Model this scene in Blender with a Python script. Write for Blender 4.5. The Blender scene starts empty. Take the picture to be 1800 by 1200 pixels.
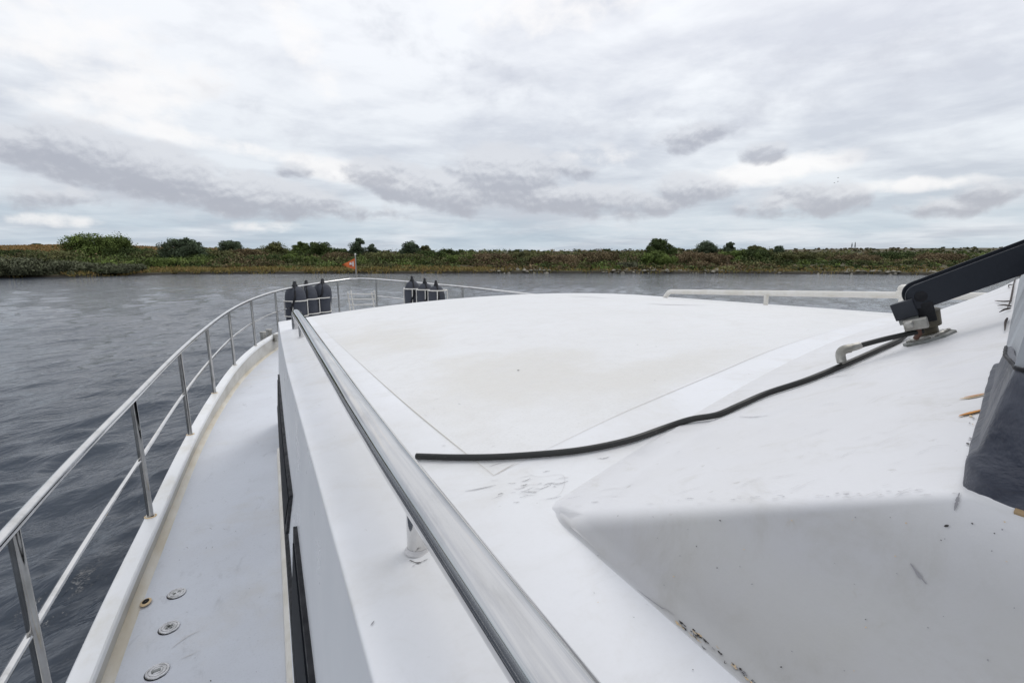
import bpy, bmesh, math, random
import numpy as np
from mathutils import Vector, Matrix
from mathutils.bvhtree import BVHTree
R_ = math.radians
sc = bpy.context.scene
COL = sc.collection

# ------------------------------------------------------------------ camera
HC = 3.0                       # camera height above the water
PITCH, HEAD = R_(9.65), R_(26.3)
cd = bpy.data.cameras.new('camera'); cam = bpy.data.objects.new('camera', cd); COL.objects.link(cam)
cd.sensor_width = 36; cd.lens = 18; cd.clip_start = 0.02; cd.clip_end = 5000
cam.location = (0, 0, HC); cam.rotation_euler = (R_(90) - PITCH, 0, -HEAD)
sc.camera = cam
sc.view_settings.view_transform = 'Standard'; sc.view_settings.look = 'None'
sc.view_settings.exposure = 0.0; sc.view_settings.gamma = 1

SH, CH = math.sin(HEAD), math.cos(HEAD)
def ray(px, py):               # direction of a photograph point (1800 x 1200) in the world
    u = (px - 900) / 900; v = (py - 600) / 900
    F = math.cos(PITCH) - v * math.sin(PITCH); z = -(math.sin(PITCH) + v * math.cos(PITCH))
    return Vector((u * CH + F * SH, F * CH - u * SH, z)), F
def W(px, py, dist):           # world point at a given horizontal distance ahead
    d, F = ray(px, py)
    return Vector((0, 0, HC)) + d * (dist / F)
def RF(R, F):                  # right / forward of the camera -> world x, y
    return (R * CH + F * SH, F * CH - R * SH)

# ------------------------------------------------------------------ sun
SUN_EL, SUN_AZ = R_(52), R_(75)        # azimuth from +Y towards +X
sd = bpy.data.lights.new('sun', 'SUN'); sd.energy = 0.8; sd.angle = R_(25); sd.color = (1, .965, .92)
sun = bpy.data.objects.new('sun', sd); COL.objects.link(sun)
dv = Vector((math.cos(SUN_EL) * math.sin(SUN_AZ), math.cos(SUN_EL) * math.cos(SUN_AZ), math.sin(SUN_EL)))
sun.rotation_euler = dv.to_track_quat('Z', 'Y').to_euler(); sun.location = (0, 0, 60)

# ------------------------------------------------------------------ node helper
class NT:
    def __init__(s, tree): s.t = tree; s.n = tree.nodes; s.l = tree.links
    def _in(s, sock, v):
        if v is None: return
        if isinstance(v, bpy.types.NodeSocket): s.l.new(v, sock)
        elif isinstance(v, (tuple, list)):
            v = list(v)
            if len(v) == 3 and len(sock.default_value) == 4: v.append(1)
            sock.default_value = v
        else:
            try: sock.default_value = v
            except Exception: sock.default_value = (v, v, v)
    def m(s, op, a, b=None, c=None, clamp=False):
        n = s.n.new('ShaderNodeMath'); n.operation = op; n.use_clamp = clamp
        s._in(n.inputs[0], a); s._in(n.inputs[1], b); s._in(n.inputs[2], c); return n.outputs[0]
    def vm(s, op, a, b=None):
        n = s.n.new('ShaderNodeVectorMath'); n.operation = op
        s._in(n.inputs[0], a); s._in(n.inputs[1], b); return n.outputs[0]
    def sep(s, v):
        n = s.n.new('ShaderNodeSeparateXYZ'); s._in(n.inputs[0], v); return n.outputs
    def comb(s, x, y, z):
        n = s.n.new('ShaderNodeCombineXYZ')
        for i, q in enumerate((x, y, z)): s._in(n.inputs[i], q)
        return n.outputs[0]
    def mix(s, f, a, b, mode='MIX'):
        n = s.n.new('ShaderNodeMix'); n.data_type = 'RGBA'; n.blend_type = mode
        s._in(n.inputs[0], f); s._in(n.inputs[6], a); s._in(n.inputs[7], b); return n.outputs[2]
    def noise(s, vec, scale, detail=4, rough=.55, dist=0, lac=2):
        n = s.n.new('ShaderNodeTexNoise'); s._in(n.inputs['Vector'], vec)
        n.inputs['Scale'].default_value = scale; n.inputs['Detail'].default_value = detail
        n.inputs['Roughness'].default_value = rough; n.inputs['Distortion'].default_value = dist
        n.inputs['Lacunarity'].default_value = lac
        return n.outputs
    def ss(s, v, lo, hi, a=0, b=1):
        n = s.n.new('ShaderNodeMapRange'); n.interpolation_type = 'SMOOTHSTEP'
        s._in(n.inputs['Value'], v); n.inputs['From Min'].default_value = lo; n.inputs['From Max'].default_value = hi
        n.inputs['To Min'].default_value = a; n.inputs['To Max'].default_value = b; return n.outputs[0]
    def bump(s, h, strength, dist, normal=None):
        n = s.n.new('ShaderNodeBump'); s._in(n.inputs['Height'], h)
        n.inputs['Strength'].default_value = strength; n.inputs['Distance'].default_value = dist
        if normal: s.l.new(normal, n.inputs['Normal'])
        return n.outputs[0]
    def co(s, which='Object'):
        return s.n.new('ShaderNodeTexCoord').outputs[which]

# ------------------------------------------------------------------ sky
world = bpy.data.worlds.new('World'); sc.world = world; world.use_nodes = True
T = NT(world.node_tree); T.n.clear()
out = T.n.new('ShaderNodeOutputWorld')
sky = T.n.new('ShaderNodeTexSky'); sky.sky_type = 'NISHITA'; sky.sun_disc = False
sky.sun_elevation = SUN_EL; sky.sun_rotation = SUN_AZ; sky.air_density = 1.2; sky.dust_density = 2
bg1 = T.n.new('ShaderNodeBackground'); bg1.inputs[1].default_value = .10; T.l.new(sky.outputs[0], bg1.inputs[0])
D = T.co('Generated')
dx, dy, dz = T.sep(D)[:3]
# angles seen from the camera heading, in degrees
fr = T.m('ADD', T.m('MULTIPLY', dx, SH), T.m('MULTIPLY', dy, CH))
rt = T.m('SUBTRACT', T.m('MULTIPLY', dx, CH), T.m('MULTIPLY', dy, SH))
az = T.m('MULTIPLY', T.m('ARCTAN2', rt, fr), 57.2958)
el = T.m('MULTIPLY', T.m('ARCSINE', dz), 57.2958)
zc = T.m('ADD', T.m('MAXIMUM', dz, 0), .09)
plane = T.comb(T.m('DIVIDE', rt, zc), T.m('DIVIDE', fr, zc), 0)
# high, soft layer
nA = T.noise(T.vm('ADD', plane, (3.1, 1.7, 0)), .42, 6, .55, .6)[0]
nB = T.noise(T.vm('ADD', plane, (8.1, 5.2, 2)), 1.3, 6, .55, .3)[0]
hi = T.ss(T.m('ADD', T.m('MULTIPLY', nA, .7), T.m('MULTIPLY', nB, .3)), .40, .62)
elf = T.ss(el, 0, 24)
lit = T.mix(elf, (.78, .83, .89), (.99, 1.01, 1.05))
shade = T.mix(elf, (.56, .61, .69), (.74, .765, .84))
hr_ = T.m('SUBTRACT', T.noise(plane, 1.6, 6, .6, .3)[0], T.noise(T.vm('ADD', plane, (.05, .16, 0)), 1.6, 6, .6, .3)[0])
c = T.mix(T.m('ADD', hi, T.m('MULTIPLY', hr_, T.ss(el, 4, 16, .8, 2.0)), None, True), lit, shade)
# bluish clear band low over the land
lowband = T.m('MULTIPLY', T.ss(el, 7.5, 1.5), T.ss(T.noise(T.comb(T.m('MULTIPLY', az, .05), T.m('MULTIPLY', el, .25), 4.2), 1.4, 5, .6)[0], .30, .62))
c = T.mix(T.m('MULTIPLY', lowband, .55), c, (.42, .55, .66))
azel = T.comb(T.m('MULTIPLY', az, .1), T.m('MULTIPLY', el, .145), 0)
upp = (.012, .055, 0)
def relief(v, sc_, det, off):
    a = T.noise(v, sc_, det, .58, .2)[0]; b = T.noise(T.vm('ADD', v, off), sc_, det, .58, .2)[0]
    return T.m('SUBTRACT', a, b)
w1 = T.noise(azel, 1.3, 3, .5)[0]
w2 = T.noise(T.vm('ADD', azel, (7, 3, 1)), 3.4, 6, .56, .2)[0]
rel = relief(T.vm('ADD', azel, (7, 3, 1)), 3.6, 7, upp)
w3 = T.noise(T.vm('ADD', azel, (2, 9, 4)), 8.0, 6, .6)[0]
wob = T.m('ADD', T.m('MULTIPLY', T.m('SUBTRACT', w1, .5), 1.3), T.m('MULTIPLY', T.m('SUBTRACT', w2, .5), 4.0))
def blobs(c, items, col, soft, gain=1.0, amp=.55, core=None):
    """cloud banks as ellipses in (azimuth, elevation) with ragged edges; px,py,wx,wy in photograph points"""
    acc = None; sh = None
    for (px, py, wx, wy, tilt, g) in items:
        d, F = ray(px, py); d.normalize()
        r = d.x * CH - d.y * SH; f = d.x * SH + d.y * CH
        a0 = math.degrees(math.atan2(r, f)); e0 = math.degrees(math.asin(d.z))
        k = math.cos(R_(a0)) ** 2                      # flat-plane pixels to degrees
        if core is not None: wy *= 1.3; tilt *= .65      # fuller cumulus
        sx = wx / 900 * 57.3 * k; sy = wy / 900 * 57.3 * math.sqrt(k)
        A = T.m('SUBTRACT', az, a0); B = T.m('SUBTRACT', el, e0)
        ct, st = math.cos(R_(tilt)), math.sin(R_(tilt))
        X = T.m('DIVIDE', T.m('ADD', T.m('MULTIPLY', A, ct), T.m('MULTIPLY', B, st)), sx)
        Y = T.m('DIVIDE', T.m('SUBTRACT', T.m('MULTIPLY', B, ct), T.m('MULTIPLY', A, st)), sy)
        q = T.m('MULTIPLY', T.m('SUBTRACT', 1.15, T.m('ADD', T.m('MULTIPLY', X, X), T.m('MULTIPLY', Y, Y))), g)
        y_ = T.ss(Y, .75, -.55)
        if sh is None: sh = y_
        else:
            f_ = T.ss(T.m('SUBTRACT', q, acc), -.35, .35); sh = T.m('ADD', T.m('MULTIPLY', f_, y_), T.m('MULTIPLY', T.m('SUBTRACT', 1, f_), sh))
        acc = q if acc is None else T.m('SMOOTH_MAX', acc, q, .35)
    acc = T.m('ADD', acc, T.m('MULTIPLY', wob, amp))
    m_ = T.m('MULTIPLY', T.ss(acc, .12, .12 + soft), gain, None, True)
    cc = col
    if core is not None:
        cc = T.mix(T.ss(T.m('ADD', T.m('ADD', T.m('MULTIPLY', sh, 1.1), T.m('MULTIPLY', T.m('SUBTRACT', w3, .5), .5)), T.m('MULTIPLY', rel, -2.2)), .05, 1.15), col, core)
    return T.mix(m_, c, cc)
# bright rims and gaps
c = blobs(c, [(250, 165, 200, 60, 20, .9), (540, 90, 120, 40, -55, .7), (620, 305, 150, 22, -8, 1), (300, 235, 260, 20, -8, .9),
              (1350, 300, 170, 26, 4, 1), (1600, 325, 190, 16, 0, .9), (100, 60, 220, 70, 0, .8), (1040, 275, 90, 20, 0, .5),
              (110, 388, 90, 14, 0, .8), (470, 398, 80, 12, 0, .7), (960, 20, 180, 40, 0, .7)], (1.06, 1.04, 1.03), 1.0, .75)
c = blobs(c, [(700, 60, 100, 40, -30, .5), (860, 150, 160, 60, -15, .45), (420, 190, 200, 40, -20, .35), (1500, 130, 300, 90, 8, .45),
              (1290, 215, 170, 42, 14, .8), (1120, 205, 120, 26, 0, .5), (1620, 250, 200, 40, 6, .4), (230, 325, 330, 55, -10, .75), (880, 350, 340, 45, -4, .7), (1380, 360, 330, 30, 0, .5), (1000, 230, 260, 50, 4, .4)], (.60, .625, .70), 1.5, .85)
# the low bank of grey cumulus
c = blobs(c, [(35, 258, 73.2, 29.3, 0, .85), (160, 270, 147.5, 46.4, -14, 1), (300, 305, 165.2, 41.5, -16, 1), (420, 340, 153.4, 36.6, -12, .9), (520, 355, 129.8, 26.8, -6, .8),
              (665, 307, 61.4, 26.8, 0, 1), (760, 335, 153.4, 31.7, -14, .9), (890, 310, 123.9, 43.9, -4, 1.05), (1010, 300, 49.6, 15.9, -6, .7), (960, 345, 200.6, 24.4, -6, .8),
              (1090, 355, 118.0, 24.4, -5, .8), (1215, 333, 82.6, 24.4, -4, .85), (1340, 268, 54.3, 17.1, 0, .8), (1450, 345, 100.3, 26.8, -4, .85), (1400, 362, 129.8, 19.5, 0, .6),
              (1735, 338, 76.7, 22.0, -3, .8), (1660, 362, 106.2, 17.1, 0, .55), (510, 300, 40.1, 12.2, -6, .6), (1210, 240, 82.6, 22.0, 14, .6), (80, 345, 141.6, 19.5, 0, .4), (620, 370, 188.8, 17.1, 0, .4)],
          (.74, .76, .81), .60, .86, .42, (.44, .46, .53))
# ground side of the world is only seen below the horizon
c = T.mix(T.ss(el, .3, -1), c, (.40, .44, .48))
bg2 = T.n.new('ShaderNodeBackground'); T.l.new(c, bg2.inputs[0]); bg2.inputs[1].default_value = 1.0
mx = T.n.new('ShaderNodeMixShader'); mx.inputs[0].default_value = .93
T.l.new(bg1.outputs[0], mx.inputs[1]); T.l.new(bg2.outputs[0], mx.inputs[2]); T.l.new(mx.outputs[0], out.inputs[0])

# ------------------------------------------------------------------ materials
def mat(name, col=(.8, .8, .8), rough=.5, metal=0, spec=.5, build=None):
    m = bpy.data.materials.new(name); m.use_nodes = True
    b = m.node_tree.nodes['Principled BSDF']
    b.inputs['Base Color'].default_value = (*col, 1); b.inputs['Roughness'].default_value = rough
    b.inputs['Metallic'].default_value = metal; b.inputs['Specular IOR Level'].default_value = spec
    if build: build(NT(m.node_tree), b)
    return m
def variation(c1, c2, scale=6, rlo=.3, rhi=.55, bstr=.05, bscale=120, stretch=(1, 1, 1), lo=.35, hi=.7):
    def f(t, b):
        o = t.vm('MULTIPLY', t.co(), stretch)
        n = t.noise(o, scale, 7, .6)[0]
        t.l.new(t.mix(t.ss(n, lo, hi), c1, c2), b.inputs['Base Color'])
        t.l.new(t.ss(t.noise(o, scale * 2.3, 5, .6)[0], .3, .7, rlo, rhi), b.inputs['Roughness'])
        if bstr: t.l.new(t.bump(t.noise(o, bscale, 3)[0], bstr, .002), b.inputs['Normal'])
    return f
M = {}
def steel(t, b):
    o = t.co()
    n = t.noise(o, 9, 6, .65)[0]
    t.l.new(t.ss(n, .35, .75, .05, .14), b.inputs['Roughness'])
    t.l.new(t.mix(t.ss(n, .45, .75), (.70, .69, .68), (.52, .51, .49)), b.inputs['Base Color'])
    t.l.new(t.bump(t.noise(o, 260, 2)[0], .03, .001), b.inputs['Normal'])
M['steel'] = mat('polished_steel', (.68, .67, .66), .15, 1, build=steel)
M['dsteel'] = mat('stanchion_steel', metal=1, build=variation((.50, .49, .47), (.36, .35, .33), 12, .04, .12, 0))
def brushed(t, b):
    o = t.co()
    s = t.noise(t.vm('MULTIPLY', o, (60, .8, 60)), 4, 5, .6)[0]
    s2 = t.noise(t.vm('MULTIPLY', o, (14, 3, 14)), 3, 5, .6)[0]
    t.l.new(t.ss(s, .3, .7, .035, .10), b.inputs['Roughness'])
    t.l.new(t.mix(t.ss(s2, .4, .72), (.62, .615, .615), (.50, .495, .495)), b.inputs['Base Color'])
    t.l.new(t.bump(s, .012, .0006), b.inputs['Normal'])
M['brushed'] = mat('worn_steel', (.7, .7, .7), .25, 1, build=brushed)
def gelcoat(t, b):
    o = t.co(); x, y, z = t.sep(o)[:3]
    big = t.noise(o, 1.7, 6, .6)[0]; fine = t.noise(o, 22, 6, .7)[0]; smear = t.noise(t.vm('MULTIPLY', o, (1, 2.6, 1)), 5, 7, .7, .7)[0]
    base = t.mix(t.ss(big, .35, .7), (.835, .845, .87), (.775, .78, .785))
    base = t.mix(t.m('MULTIPLY', t.ss(smear, .56, .8), .35), base, (.60, .59, .56))
    # non-skid panel inside the seams, yellowed in patches
    seam = t.m('ADD', t.m('MULTIPLY', x, .27), .622)
    inside = t.m('MULTIPLY', t.ss(x, .300, .310), t.ss(t.m('SUBTRACT', y, seam), 0, .02))
    def patch(cx, cy, rx, ry):
        a = t.m('DIVIDE', t.m('SUBTRACT', x, cx), rx); c2 = t.m('DIVIDE', t.m('SUBTRACT', y, cy), ry)
        q = t.m('SUBTRACT', 1, t.m('SQRT', t.m('ADD', t.m('MULTIPLY', a, a), t.m('MULTIPLY', c2, c2))))
        return t.ss(t.m('ADD', q, t.m('MULTIPLY', t.m('SUBTRACT', t.noise(o, 3.2, 7, .65)[0], .5), 2.0)), 0, .8)
    p = t.m('MAXIMUM', patch(.62, 1.22, .42, .50), t.m('MAXIMUM', patch(.52, 2.3, .34, .65), t.m('MULTIPLY', patch(.85, 1.02, .5, .2), .9)))
    base = t.mix(t.m('MULTIPLY', t.m('MULTIPLY', p, inside), 1.0), base, (.655, .625, .56))
    base = t.mix(t.m('MULTIPLY', inside, .55), base, (.765, .76, .74))
    mot = t.noise(o, 8, 8, .7, .4)[0]
    base = t.mix(t.m('MULTIPLY', t.ss(mot, .46, .70), .55), base, (.71, .70, .68))
    stk = t.noise(t.vm('MULTIPLY', o, (9, 1.2, 1)), 3, 6, .7, .3)[0]
    base = t.mix(t.m('MULTIPLY', t.ss(stk, .58, .75), .28), base, (.66, .66, .66))
    gr_ = t.noise(o, 170, 3, .7)[0]; base = t.mix(t.m('MULTIPLY', t.m('MULTIPLY', t.ss(gr_, .48, .66), t.m('ADD', .25, inside)), .13), base, (.50, .49, .47))
    speck = t.ss(t.noise(o, 62, 3, .6)[0], .70, .78)
    base = t.mix(t.m('MULTIPLY', speck, .40), base, (.38, .36, .33))
    t.l.new(base, b.inputs['Base Color'])
    t.l.new(t.ss(fine, .3, .7, .28, .50), b.inputs['Roughness'])
    h = t.m('ADD', t.m('MULTIPLY', t.noise(o, 300, 2)[0], t.m('ADD', .15, inside)), t.m('MULTIPLY', fine, .5))
    t.l.new(t.bump(h, .12, .002, t.bump(t.noise(o, 3, 3)[0], .25, .01)), b.inputs['Normal'])
M['gel'] = mat('white_gelcoat', build=gelcoat)
def dirty_white_shaded(t, b):
    o = t.co()
    big = t.noise(o, 2.2, 6, .6)[0]; sm = t.noise(t.vm('MULTIPLY', o, (2, 1, 3)), 6, 8, .72, .8)[0]
    base = t.mix(t.ss(big, .35, .7), (.79, .79, .805), (.75, .745, .745))
    base = t.mix(t.m('MULTIPLY', t.ss(sm, .50, .74), .42), base, (.56, .545, .50))
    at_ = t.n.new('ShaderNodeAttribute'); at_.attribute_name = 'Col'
    shaded = t.mix(t.ss(t.noise(o, 3.2, 6, .6)[0], .35, .7), (.50, .50, .515), (.485, .48, .46))  # shade of the side face painted as a greyer base, masked by Col
    shaded = t.mix(t.m('MULTIPLY', t.ss(t.noise(o, 13, 8, .72, .5)[0], .46, .74), .55), shaded, (.41, .40, .375))
    base = t.mix(at_.outputs['Fac'], base, shaded)
    sp = t.ss(t.noise(o, 48, 3, .6)[0], .68, .76)
    base = t.mix(t.m('MULTIPLY', sp, .4), base, (.42, .40, .36))
    t.l.new(base, b.inputs['Base Color']); t.l.new(t.ss(sm, .3, .7, .35, .6), b.inputs['Roughness'])
    t.l.new(t.bump(t.noise(o, 140, 4, .6)[0], .10, .002, t.bump(t.noise(o, 7, 4)[0], .2, .01)), b.inputs['Normal'])
M['coam'] = mat('weathered_white_with_shade', build=dirty_white_shaded)
def capm(t, b):
    o = t.co(); n = t.noise(t.vm('MULTIPLY', o, (1, .6, 1)), 6, 7, .65)[0]
    t.l.new(t.mix(t.ss(n, .45, .75), (.80, .81, .82), (.69, .68, .64)), b.inputs['Base Color'])
    t.l.new(t.bump(t.noise(o, 90, 3)[0], .06, .002), b.inputs['Normal'])
def panelm(t, b):
    o = t.co()
    big = t.noise(o, 3.2, 6, .6)[0]; sm = t.noise(o, 16, 8, .72, .5)[0]
    base = t.mix(t.ss(big, .35, .7), (.505, .515, .54), (.50, .50, .49))
    base = t.mix(t.m('MULTIPLY', t.ss(sm, .48, .74), .5), base, (.41, .405, .385))
    base = t.mix(t.m('MULTIPLY', t.ss(t.noise(o, 60, 3, .6)[0], .66, .75), .5), base, (.30, .29, .27))
    t.l.new(base, b.inputs['Base Color'])
    t.l.new(t.bump(t.noise(o, 160, 4, .6)[0], .14, .002, t.bump(t.noise(o, 9, 4)[0], .2, .01)), b.inputs['Normal'])
M['panel'] = mat('grey_shaded_paint', rough=.6, build=panelm)  # shade of the coaming side put into a grey base colour
M['capsteel'] = mat('filler_cap_metal', rough=.26, metal=1, build=variation((.62, .62, .63), (.40, .40, .40), 40, .2, .4, 0))
M['cap'] = mat('white_rail_paint', rough=.35, build=capm)
M['bulw'] = mat('bulwark_paint', rough=.5, build=variation((.52, .51, .48), (.40, .385, .35), 5, .4, .6, .05, 80, (1, .5, 1)))
M['gutter'] = mat('cream_waterway_paint', rough=.5, build=variation((.66, .63, .56), (.55, .49, .38), 7, .4, .6, .05, 80, (1, .4, 1)))
def deckm(t, b):
    o = t.co()
    n = t.noise(o, 2.4, 7, .62)[0]; s = t.noise(t.vm('MULTIPLY', o, (1.4, .7, 1)), 9, 7, .7, .6)[0]
    base = t.mix(t.ss(n, .35, .68), (.66, .685, .73), (.62, .64, .68))
    base = t.mix(t.m('MULTIPLY', t.ss(s, .55, .78), .45), base, (.35, .36, .375))
    base = t.mix(t.m('MULTIPLY', t.ss(t.noise(o, 1.1, 7, .7)[0], .50, .72), .45), base, (.56, .53, .47))
    sp = t.ss(t.noise(o, 60, 2, .5)[0], .72, .79)
    base = t.mix(t.m('MULTIPLY', sp, .5), base, (.22, .22, .23))
    t.l.new(base, b.inputs['Base Color'])
    fn = t.noise(o, 130, 4, .7)[0]; base = t.mix(t.m('MULTIPLY', t.ss(fn, .5, .7), .16), base, (.34, .35, .37)); t.l.new(base, b.inputs['Base Color'])
    t.l.new(t.bump(t.noise(o, 420, 3, .7)[0], .35, .0015), b.inputs['Normal'])
M['deck'] = mat('grey_nonslip_deck', rough=.6, build=deckm)
M['hull'] = mat('hull_paint', rough=.25, build=variation((.74, .74, .74), (.66, .65, .62), 3))
M['cab'] = mat('cabin_side_paint', rough=.3, build=variation((.79, .81, .84), (.75, .77, .80), 2.5, .25, .45, .04, 90))
M['kick'] = mat('cream_kick_strip', rough=.5, build=variation((.72, .69, .63), (.60, .56, .48), 6))
M['glass'] = mat('tinted_glass', (.008, .010, .014), .5, 0, .03)
M['rubber'] = mat('black_rubber', rough=.55, spec=.12, build=variation((.018, .019, .022), (.035, .035, .038), 20, .4, .65, .1, 200))
def hosem(t, b):
    o = t.co(); n = t.noise(o, 55, 5, .7)[0]
    t.l.new(t.mix(t.m('MULTIPLY', t.ss(n, .60, .74), .35), (.017, .018, .017), (.20, .20, .19)), b.inputs['Base Color'])
    t.l.new(t.bump(t.noise(o, 240, 3)[0], .15, .001), b.inputs['Normal'])
M['hose'] = mat('black_hose_rubber', rough=.5, build=hosem)
M['navy'] = mat('dark_powder_coat', rough=.42, build=variation((.017, .021, .030), (.034, .040, .052), 12, .35, .6, .12, 150, lo=.5, hi=.8))
M['zinc'] = mat('dull_zinc', (.46, .46, .44), .42, .85, build=variation((.50, .49, .46), (.30, .29, .26), 30, .35, .6, .1, 200))
M['plate'] = mat('grey_base_plate', rough=.55, build=variation((.30, .31, .30), (.15, .155, .14), 26, .45, .7, .12, 160))
M['olive'] = mat('tarnished_bronze', rough=.5, build=variation((.11, .095, .06), (.045, .04, .03), 26, .4, .6, .1, 160))
M['copper'] = mat('rusty_brown', (.13, .06, .04), .6)
M['grime'] = mat('black_grime', (.045, .042, .04), .85)
M['scuff'] = mat('grey_scuff', (.30, .295, .31), .7)
M['scuff2'] = mat('faint_scuff_and_shade', (.63, .62, .62), .65)
M['rust'] = mat('orange_rust', (.62, .27, .06), .8)
M['rust2'] = mat('pale_rust', (.66, .50, .30), .8)
M['seam'] = mat('seam_line', (.56, .53, .48), .7)
M['whiterail'] = mat('white_coated_tube', rough=.35, build=variation((.76, .74, .70), (.66, .63, .56), 12))
def fendm(t, b):
    o = t.co(); n = t.noise(o, 9, 6, .6)[0]
    t.l.new(t.mix(n, (.028, .032, .044), (.062, .068, .086)), b.inputs['Base Color'])
    t.l.new(t.bump(t.noise(o, 90, 3)[0], .3, .004, t.bump(t.noise(o, 7, 3)[0], .4, .03)), b.inputs['Normal'])
M['fender'] = mat('charcoal_fender_cover', rough=.75, build=fendm)
def canvas(t, b):
    o = t.co()
    n = t.noise(t.vm('MULTIPLY', o, (2, 2, 1)), 4.5, 7, .65, 1.2)[0]
    t.l.new(t.mix(t.ss(n, .40, .66), (.030, .035, .055), (.13, .14, .17)), b.inputs['Base Color'])
    t.l.new(t.ss(n, .3, .7, .30, .6), b.inputs['Roughness'])
    t.l.new(t.bump(t.noise(o, 420, 2)[0], .15, .001, t.bump(t.noise(o, 14, 5, .6, .8)[0], .5, .02)), b.inputs['Normal'])
M['canvas'] = mat('navy_vinyl_canvas', build=canvas)
M['vinyl'] = mat('grey_weathered_vinyl', rough=.5, build=variation((.46, .49, .52), (.34, .36, .39), 7, .35, .6, .2, 120, (1, 1, .4)))
M['tan'] = mat('aged_wood_edge', (.38, .27, .15), .8)
M['strand'] = mat('frayed_cord', (.06, .045, .04), .9)
M['pole'] = mat('varnished_pole', (.33, .32, .30), .5)
M['flag'] = mat('orange_pennant_cloth', rough=.8, build=variation((.70, .17, .045), (.60, .13, .05), 8, .7, .9, 0))
M['flagw'] = mat('pennant_white', (.72, .66, .64), .8)
M['flagr'] = mat('pennant_dark_red', (.34, .06, .05), .8)
M['dark'] = mat('hole_black', (.006, .005, .004), .9)
def watm(t, b):
    o = t.co()
    ox, oy, oz = t.sep(o)[:3]
    ca, sa = math.sin(HEAD + R_(22)), math.cos(HEAD + R_(22))      # along the crests
    cu = t.m('ADD', t.m('MULTIPLY', ox, ca), t.m('MULTIPLY', oy, sa)); cv = t.m('SUBTRACT', t.m('MULTIPLY', ox, sa), t.m('MULTIPLY', oy, ca))
    wv = t.comb(t.m('MULTIPLY', cu, .42), cv, 0)
    n1 = t.noise(wv, 1.9, 4, .6, .7)[0]
    n2 = t.noise(wv, 6.5, 4, .6, .5)[0]
    gst = t.noise(o, .11, 3, .5)[0]
    n3 = t.noise(wv, .25, 3, .5)[0]
    t.l.new(t.ss(t.noise(wv, .09, 5, .65)[0], .35, .68, .04, .11), b.inputs['Roughness'])
    n4 = t.noise(wv, .55, 4, .6, .5)[0]
    h = t.m('MULTIPLY', t.m('ADD', t.m('ADD', t.m('MULTIPLY', n4, .07), t.m('MULTIPLY', n1, .095)), t.m('MULTIPLY', n2, .040)), t.ss(gst, .3, .7, .75, 1.15))
    t.l.new(t.bump(h, .85, 1.0), b.inputs['Normal'])
    t.l.new(t.mix(n3, (.043, .055, .074), (.056, .069, .088)), b.inputs['Base Color'])
    b.inputs['IOR'].default_value = 1.333
M['water'] = mat('river_water', rough=.05, build=watm)
def groundm(t, b):
    o = t.co(); gz = t.sep(o)[2]; n = t.noise(o, .09, 8, .65)[0]; n2 = t.noise(o, .8, 6, .7)[0]
    a = t.mix(t.ss(n, .38, .62), (.045, .050, .018), (.085, .070, .032))
    a = t.mix(t.ss(n2, .45, .7), a, (.11, .085, .04))
    a = t.mix(t.ss(gz, .18, .42), (.028, .023, .014), a)      # darker along the waterline
    t.l.new(a, b.inputs['Base Color'])
M['ground'] = mat('rough_grass_ground', rough=.95, build=groundm)
def leafm(name, rough=.7, trans=.0):
    def f(t, b):
        a = t.n.new('ShaderNodeAttribute'); a.attribute_name = 'Col'
        t.l.new(a.outputs['Color'], b.inputs['Base Color'])
        b.inputs['Specular IOR Level'].default_value = .08
    return mat(name, rough=rough, build=f)
M['leaf'] = leafm('foliage'); M['bark'] = mat('bark', (.07, .055, .04), .9)
M['rock'] = mat('shore_rock', rough=.9, build=variation((.34, .31, .25), (.08, .075, .06), 1.2, .8, .95, 0))
M['cloth1'] = mat('dark_blue_clothes', (.03, .035, .06), .8); M['cloth2'] = mat('black_clothes', (.03, .03, .032), .8)
M['skin'] = mat('skin', (.45, .27, .19), .6); M['hair'] = mat('hair', (.05, .035, .025), .8)
M['bird'] = mat('gull_plumage', (.30, .30, .31), .8)

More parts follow.
